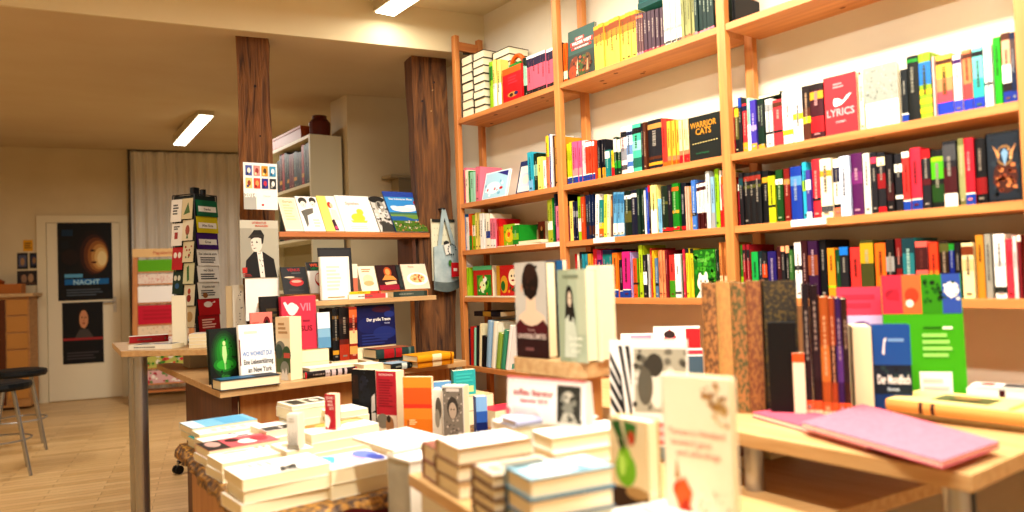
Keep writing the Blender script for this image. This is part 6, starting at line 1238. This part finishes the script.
stand('bright pink folder standing tilted behind the blue novel', (842, 392), 890, ZR+.0005, -56, 288, .008, 'e85a74', lean=3, X=1.80, name='folder', cat='folder', front=[('l', .1, .9, .8, .95, 2, 'd04860'), ('r', 0, .55, 1, .75, 'd8c0e0'), ('e', .5, .65, .2, .05, '8a6a98')], spine_rule=False)
# flat ones
def quad_flat(name, label, cat, pts, zz, t, cover, top_art=None, page=None):
    """a soft notebook lying with its four corners below the given pixels, near side first"""
    q = [onZ(x, y, zz+t) for x, y in pts]
    m = MB(); lo = [V((p.x, p.y, zz)) for p in q]
    mid = [V((p.x, p.y, zz+t*.3)) for p in q]; mid2 = [V((p.x, p.y, zz+t*.72)) for p in q]
    m.hexa(lo + mid, cover); m.hexa(mid2 + q, cover)
    o = m.build(name, bevel=.0015); tag(o, label, cat)
    c = sum((V(p) for p in q), V())/4
    m = MB(); ins = [V((p.x + (c.x-p.x)*.015, p.y + (c.y-p.y)*.015, 0)) for p in q]
    m.hexa([V((p.x, p.y, zz+t*.3)) for p in ins] + [V((p.x, p.y, zz+t*.72)) for p in ins], page or 'f6f0e0'); m.build('page_block', parent=o)
    return o
PK = noise_mat('pink_linen', 'd85c70', 'e06c7e', (1, 1, 1), 90, 4, .75); PK2 = noise_mat('deep_pink_linen', 'c84058', 'd04e66', (1, 1, 1), 90, 4, .75)
quad_flat('notebook', 'deep pink linen notebook lying under the lighter pink one on the riser', 'notebook', [(752, 412), (868, 444), (886, 435), (798, 405.5)], ZR, .013, PK2)
quad_flat('notebook', 'light pink linen notebook on top, overhanging towards the riser corner', 'notebook', [(801, 422), (942, 461), (1000, 441), (862, 403.5)], ZR+.0135, .013, PK)
quad_flat('booklet', 'lilac booklet lying beneath the deep pink notebook at the riser end', 'booklet', [(742, 429), (800, 441), (828, 427), (770, 414)], ZR-.0002, .004, mat('c8bcd8', .5)) if False else None
ZY = ZR + .0425
flat2('large pale yellow picture book with dark window photo lying on the riser', (886, 398.5), (1026, 413.5), ZY, .165, .026, 'f0dc9c', edge='F', hard=True, spine=[(0, 1, 'e8b070'), (.62, .74, '5a2c34'), (.65, .71, 'e8b070')], front=[('r', .28, .3, .78, .72, '6a7048'), ('e', .45, .5, .12, .12, '3a4230'), ('e', .6, .52, .12, .1, 'a88858'), ('l', .1, .9, .08, .16, 1, 'c8a860')], spine_rule=False)
flat2('cream book lying beneath the large yellow picture book', (892, 408.5), (1031, 424), ZR+.016, .15, .0155, 'f4ead0', edge='B', spine_rule=False)
q = V((1.90, .70, 0))
flat('lower white book with dark band on the lower table behind the riser', (1.915, .62), 80, .16, .10, .7455, .16, 'f0ece4', edge='F', spine_rule=False) if False else None
stand('white booklet with dark spine band standing at the back of the riser', (970, 386), 1024, ZR+.0005, -50, 352, .02, 'f0ece4', X=1.86, spine_rule=False, name='booklet', front=[('r', .55, 0, .62, 1, '4a2030'), ('r', .0, .7, 1, .8, 'e0d8cc')]) if False else None
zt5 = .7455
flat('dark red box book lying under the riser', (1.50, 1.12), 0, .09, .14, zt5, .03, 'a02838', edge='L', spine_rule=False)
flat('cream booklet lying under the riser beside the red one', (1.62, 1.12), 0, .12, .15, zt5, .02, 'f0e4c0', edge='L', spine_rule=False)

p = atY(978, .80, .905)
flat('white book with a dark maroon band lying behind the yellow picture book', (1.885, .765), -78, .17, .07, ZR+.0005, .05, 'f0ece4', edge='F', spine=[(.55, .62, '5a2030'), (0, .1, 'c8c0b8')], spine_rule=False)
flat('grey and white magazine lying on the banded white book', (1.89, .76), -80, .16, .065, ZR+.051, .006, 'e8e4dc', edge='F', name='magazine', cat='magazine', front=[('r', .1, .1, .9, .6, '4a4c4c'), ('e', .5, .8, .3, .1, 'd86050')], spine_rule=False)
# ------------------------------------------------------------------ far room
def card_stand():
    c = onZ(166, 404, 0); t = thing('card_stand', 'tall wooden floor stand with rows of wrapping paper and cards by the curtain', 'card stand', (c.x, c.y, 0), math.radians(-20))
    W, H = .60, 1.58; D = .26
    for x in (-W/2, W/2-.05):
        m = MB(); m.hexa([(x, -D/2, 0), (x+.05, -D/2, 0), (x+.05, -D/2+.05, 0), (x, -D/2+.05, 0), (x, D/2-.1, H), (x+.05, D/2-.1, H), (x+.05, D/2-.05, H), (x, D/2-.05, H)], PINE_Z); m.build('side_post', t)
        m = MB(); m.box(x, x+.05, -D/2+.05, D/2, 0, .05, PINE_Z); m.build('foot', t)
    m = MB(); m.box(-W/2, W/2, D/2-.11, D/2-.08, H-.005, H+.085, mat('e8c898', .5)); paint(m, [('t', 'Papeterie', .5, .3, .4, 'c87858', .5)], (-W/2, D/2-.11, H-.005), (1, 0, 0), (0, 0, 1), W, .09, (0, -1, 0)); m.build('header_board', t)
    base = Matrix.Translation((c.x, c.y, 0)) @ RZ(math.radians(-20))
    rows = [(1.42, .125, '78b820', [], 'lime green wrapping paper'), (1.29, .10, 'e8d8cc', [('s', .02, .1, .98, .9, 60, ['c84848', 'd87868'], .014)], 'red dotted wrapping paper'), (1.09, .17, 'f4f0ec', [], 'white wrapping paper'), (.86, .20, 'd02c50', [('l', .1, .9, .2, .8, 3, 'c02444')], 'raspberry red wrapping paper'), (.74, .10, 'ecd8c0', [('s', .05, .1, .95, .9, 20, ['e0b898', 'd8c8b0'], .03)], 'peach wrapping paper'), (.64, .08, 'f0e4e0', [('s', .05, .1, .95, .9, 24, ['c878a0', 'b05888', '88a060'], .03)], 'pink flowered wrapping paper'),
            (.40, .16, 'c8c878', [('s', .03, .1, .97, .9, 30, ['4a9a48', 'd84858', 'e8e0d0'], .05)], 'green and red patterned gift cards'), (.24, .13, 'e0b8b8', [('s', .03, .1, .97, .9, 30, ['c83858', 'f0e8e0', '78a060'], .05)], 'rosy patterned gift cards')]
    for zz, h, colr, art, lab in rows:
        y = -D/2 + .03 + (D-.1)*zz/H*.98
        m = MB(); m.box(-W/2+.055, W/2-.055, 0, .018, 0, h, colr); paint(m, art, (-W/2+.055, 0, 0), (1, 0, 0), (0, 0, 1), W-.11, h, (0, -1, 0))
        o = m.build('paper_pack', M=base @ Matrix.Translation((0, y-.034, zz+.0005))); tag(o, lab + ' on the wooden floor stand', 'wrapping paper', 'packs on the wooden floor stand')
        m = MB(); m.box(-W/2+.051, W/2-.051, y-.04, y+.02, zz-.014, zz-.001, PINE_X); m.build('ledge', t)
    m = MB(); m.box(-W/2+.051, W/2-.051, -D/2+.05, D/2-.02, .14, .16, PINE_X); m.build('bottom_shelf', t)
card_stand()
c = onZ(178, 408, 0)
m = MB(); m.box(-.09, .09, -.05, .05, 0, .30, 'e8c8cc'); paint(m, [('s', .1, .2, .9, .9, 10, ['c85878', 'f4f0e8', 'a83858'], .1)], (-.09, -.05, 0), (1, 0, 0), (0, 0, 1), .18, .30, (0, -1, 0))
o = m.build('gift_bag', M=Matrix.Translation((c.x+.16, c.y-.1, 0)) @ RZ(-.3)); tag(o, 'pale pink gift bag on the floor beside the wooden stand', 'bag')
def counter():
    t = thing('counter', 'wooden sales counter with four drawers at the end of the room', 'counter', bw(-.9, .5))
    WOODC = noise_mat('counter_wood', 'a87038', 'c08a4c', (2, 2, 12), 4, 4, .5)
    def bx(s0, s1, d0, d1, z0, z1, mm, nm):
        m = MB(); q = [bw(s0, d1), bw(s1, d1), bw(s1, d0), bw(s0, d0)]; m.prism([(p.x, p.y) for p in q], z0, z1, mm); return under(m.build(nm), t)
    bx(-1.6, -.03, .04, .40, .03, 1.20, WOODC, 'cabinet_body'); bx(-1.65, .02, .03, .46, 1.2, 1.235, BEECH, 'counter_top')
    for z0, z1 in ((1.01, 1.17), (.83, .99), (.65, .81), (.12, .63)):
        d = bx(-.235, -.045, .401, .415, z0, z1, mat('d0a060', .5), 'drawer')
        m = MB(); m.tube(bw(-.14, .416, (z0+z1)/2), bw(-.14, .432, (z0+z1)/2), .012, STEEL); h = m.build('knob'); h.parent = d; h.matrix_parent_inverse = Matrix.Translation(t.location).inverted()
    bx(-1.58, -.25, .401, .412, .06, 1.17, mat('7a4a24', .5), 'front_panel')
counter()
m = MB(); q = [bw(-.62, .32), bw(-.12, .32), bw(-.12, .12), bw(-.62, .12)]; m.prism([(p.x, p.y) for p in q], 1.2355, 1.34, 'c88848'); tag(m.build('wooden_box', bevel=.004), 'orange-brown wooden box on the counter top', 'box')
m = MB(); q = bw(-.42, .22, 1.3405); m.lathe([(.12, 0), (.13, .03), (.08, .06)], 'b06a30', q, 18); tag(m.build('round_tray'), 'brown round tray on the wooden box on the counter', 'tray')
def stool(px, label):
    c = onZ(px[0], px[1], .62); t = thing('bar_stool', label, 'stool', (c.x, c.y, 0), 0, 'stools at the counter')
    m = MB(); m.lathe([(.05, .565), (.19, .58), (.20, .60), (.195, .625), (.15, .635)], mat('1a2026', .5), (0, 0, 0), 24); m.build('seat', t)
    for k in range(4):
        a = PI/4 + k*PI/2; m = MB(); m.tube((.12*math.cos(a), .12*math.sin(a), .57), (.24*math.cos(a), .24*math.sin(a), 0), .011, STEEL, 8); m.build('leg', t)
    m = MB(); n = 20; m.path([(.19*math.cos(2*PI*i/n), .19*math.sin(2*PI*i/n), .24) for i in range(n+1)], .007, STEEL, 6); m.build('foot_ring', t)
stool((18, 371), 'dark seated stool with metal legs standing close to the counter')
stool((-2, 384), 'dark seated stool in front, cut off by the picture edge')
# white cabinet of books behind the rack
def cabinet():
    X0, X1, Y0, Y1, H = 1.80, 2.113, 4.80, 6.0, 2.25
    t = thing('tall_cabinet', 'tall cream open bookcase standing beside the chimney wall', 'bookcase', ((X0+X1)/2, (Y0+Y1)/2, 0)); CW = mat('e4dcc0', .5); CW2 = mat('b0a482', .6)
    m = MB(); m.box(1.885, X1, Y0, Y0+.022, 0, H, CW); under(m.build('side_panel'), t)
    m = MB(); m.box(1.885, X1, Y1-.022, Y1, 0, H, CW); under(m.build('side_panel'), t)
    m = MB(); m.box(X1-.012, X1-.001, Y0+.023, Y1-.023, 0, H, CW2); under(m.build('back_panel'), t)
    for zz in (.05, .42, .79, 1.16, 1.53, 1.90, H-.022):
        m = MB(); m.box(1.885, X1-.013, Y0+.0225, Y1-.0225, zz, zz+.021, CW); under(m.build('shelf'), t)
    rnd = random.Random(3)
    for zz in (1.53, 1.90):
        y = Y0 + .03; i = 0
        cols = ['241c1a', '1c2c26', '2a2420', '8a2c22', 'b03a28', 'a83424', 'c04030', '3a4a40', '24302c', '602018', '2c2c30', '48382c', '904030', '203028']
        while y < Y1-.10 and i < 14:
            tt = rnd.uniform(.035, .06); h = rnd.uniform(.24, .29); cc = cols[(i*5 + int(zz*3)) % len(cols)]
            cv, pg = book_mesh(.18, h, tt-.002, cc, spine=[(.2, .3, 'gold')] if i % 3 == 0 else [])
            o = cv.build('binder_book', M=Matrix.Translation((1.91+.09, y+tt/2, zz+.022))); tag(o, '%s large spine from the near side on the %s shelf of the cream bookcase' % ((ORD + ['eleventh', 'twelfth', 'thirteenth', 'fourteenth'])[i], 'upper' if zz > 1.6 else 'lower'), 'book', 'large spines in the cream bookcase'); pg.build('page_block', parent=o)
            y += tt; i += 1
    q = (1.90, Y0+.25)
    m = MB(); m.box(1.90, 2.08, Y0+.20, Y0+.85, H+.0005, H+.08, 'b86a34'); m.box(1.895, 2.085, Y0+.195, Y0+.855, H+.08, H+.095, 'c87a40'); tag(m.build('cardboard_box'), 'flat orange-brown cardboard box on top of the cream bookcase', 'box')
    m = MB(); m.lathe([(.07, 0), (.075, .1), (.05, .13), (.05, .15)], '7a3a1c', (2.0, Y0+.10, H+.0005), 14); tag(m.build('round_tin'), 'brown round tin beside the cardboard box on the bookcase', 'tin')
cabinet()
# small ledge on the chimney wall
A = onY(384, 176, 4.6)
m = MB(); m.box(A.x, A.x+.26, 4.50, 4.64, A.z-.02, A.z, 'b8a888'); m.box(A.x+.07, A.x+.19, 4.52, 4.63, A.z-.13, A.z-.0205, 'a89878')
o = m.build('wall_shelf'); tag(o, 'small grey-beige wall ledge on the chimney wall behind the timber post', 'ledge')
# office chair under the display table wing
def office_chair():
    c = V((1.45, 5.42, 0)); t = thing('office_chair', 'black office chair on five castors behind the display table', 'chair', c, math.radians(200)); BK = mat('1c1c1e', .5)
    m = MB()
    for k in range(5):
        a = 2*PI*k/5; m.tube((.03*math.cos(a), .03*math.sin(a), .105), (.36*math.cos(a), .36*math.sin(a), .075), .022, BK, 8, .014)
    m.tube((0, 0, .08), (0, 0, .14), .04, BK, 14); m.build('star_base', t)
    for k in range(5):
        a = 2*PI*k/5; x, y = .36*math.cos(a), .36*math.sin(a); m = MB()
        for s in (-.016, .016): m.tube((x - s*math.sin(a) - .009*math.sin(a), y + s*math.cos(a) + .009*math.cos(a), .028), (x - s*math.sin(a) + .009*math.sin(a), y + s*math.cos(a) - .009*math.cos(a), .028), .028, BK, 14)
        m.tube((x, y, .03), (x, y, .08), .008, STEEL, 8); m.build('castor', t)
    m = MB(); m.tube((0, 0, .14), (0, 0, .42), .024, STEEL, 14); m.build('gas_column', t)
    m = MB(); m.lathe([(.12, .42), (.21, .44), (.225, .47), (.21, .50), (.12, .505)], mat('26262a', .8), (0, 0, 0), 20); m.build('seat', t)
    m = MB(); m.box(-.16, .16, .19, .225, .60, .79, mat('26262a', .8)); m.box(-.02, .02, .20, .215, .46, .62, BK); m.build('backrest', t, bevel=.012)
office_chair()

# ------------------------------------------------------------------ light, world, camera
def area(name, loc, rot, sx, sy, power, col):
    ld = bpy.data.lights.new(name, 'AREA'); ld.shape = 'RECTANGLE'; ld.size = sx; ld.size_y = sy; ld.energy = power; ld.color = col
    o = bpy.data.objects.new(name, ld); COL.objects.link(o); o.location = loc; o.rotation_euler = rot; return o
lamp('ceiling_lamp', 'white fluorescent box lamp on the front ceiling above the front tables', (.45, .55, 2.55), 0, 1.5, .12, .08, 64, 2.63)
lamp('ceiling_lamp', 'white fluorescent box lamp on the front ceiling out in front of the shelves', (1.36, 1.0, 2.55), 0, 2.4, .12, .08, 95, 2.63)
lamp('ceiling_lamp', 'white fluorescent box lamp on the low ceiling above the walkway', (-.9, 5.2, 2.50), 0, 1.5, .12, .06, 45, 2.63)  # added out of view, only to brighten the back room
w = bpy.data.worlds.new('shop_air'); bpy.context.scene.world = w; w.use_nodes = True
bg = w.node_tree.nodes['Background']; bg.inputs[0].default_value = (1, .94, .86, 1); bg.inputs[1].default_value = .25
cd = bpy.data.cameras.new('camera'); cam = bpy.data.objects.new('camera', cd); COL.objects.link(cam)
cd.sensor_width = 36; cd.lens = FPX*36/1024; cd.clip_start = .05
Mc = Matrix.Identity(4)
for i in range(3):
    Mc[i][0] = R_[i]; Mc[i][1] = U_[i]; Mc[i][2] = -F_[i]; Mc[i][3] = CAM[i]
cam.matrix_world = Mc
cd.dof.use_dof = True; cd.dof.focus_distance = 3.35; cd.dof.aperture_fstop = 1.7
sc = bpy.context.scene; sc.camera = cam
sc.view_settings.view_transform = 'Standard'; sc.view_settings.look = 'None'; sc.view_settings.exposure = 0.0; sc.view_settings.gamma = 1.0
sc.cycles.use_denoising = True; sc.cycles.max_bounces = 6; sc.cycles.diffuse_bounces = 4; sc.cycles.sample_clamp_indirect = 6
dup_ = {k: v for k, v in LABELS.items() if len(v) > 1}
for k, v in dup_.items(): print('DUP', k, v)
for k in LABELS:
    n = len(k.split())
    if n < 4 or n > 16: print('LEN', n, k)
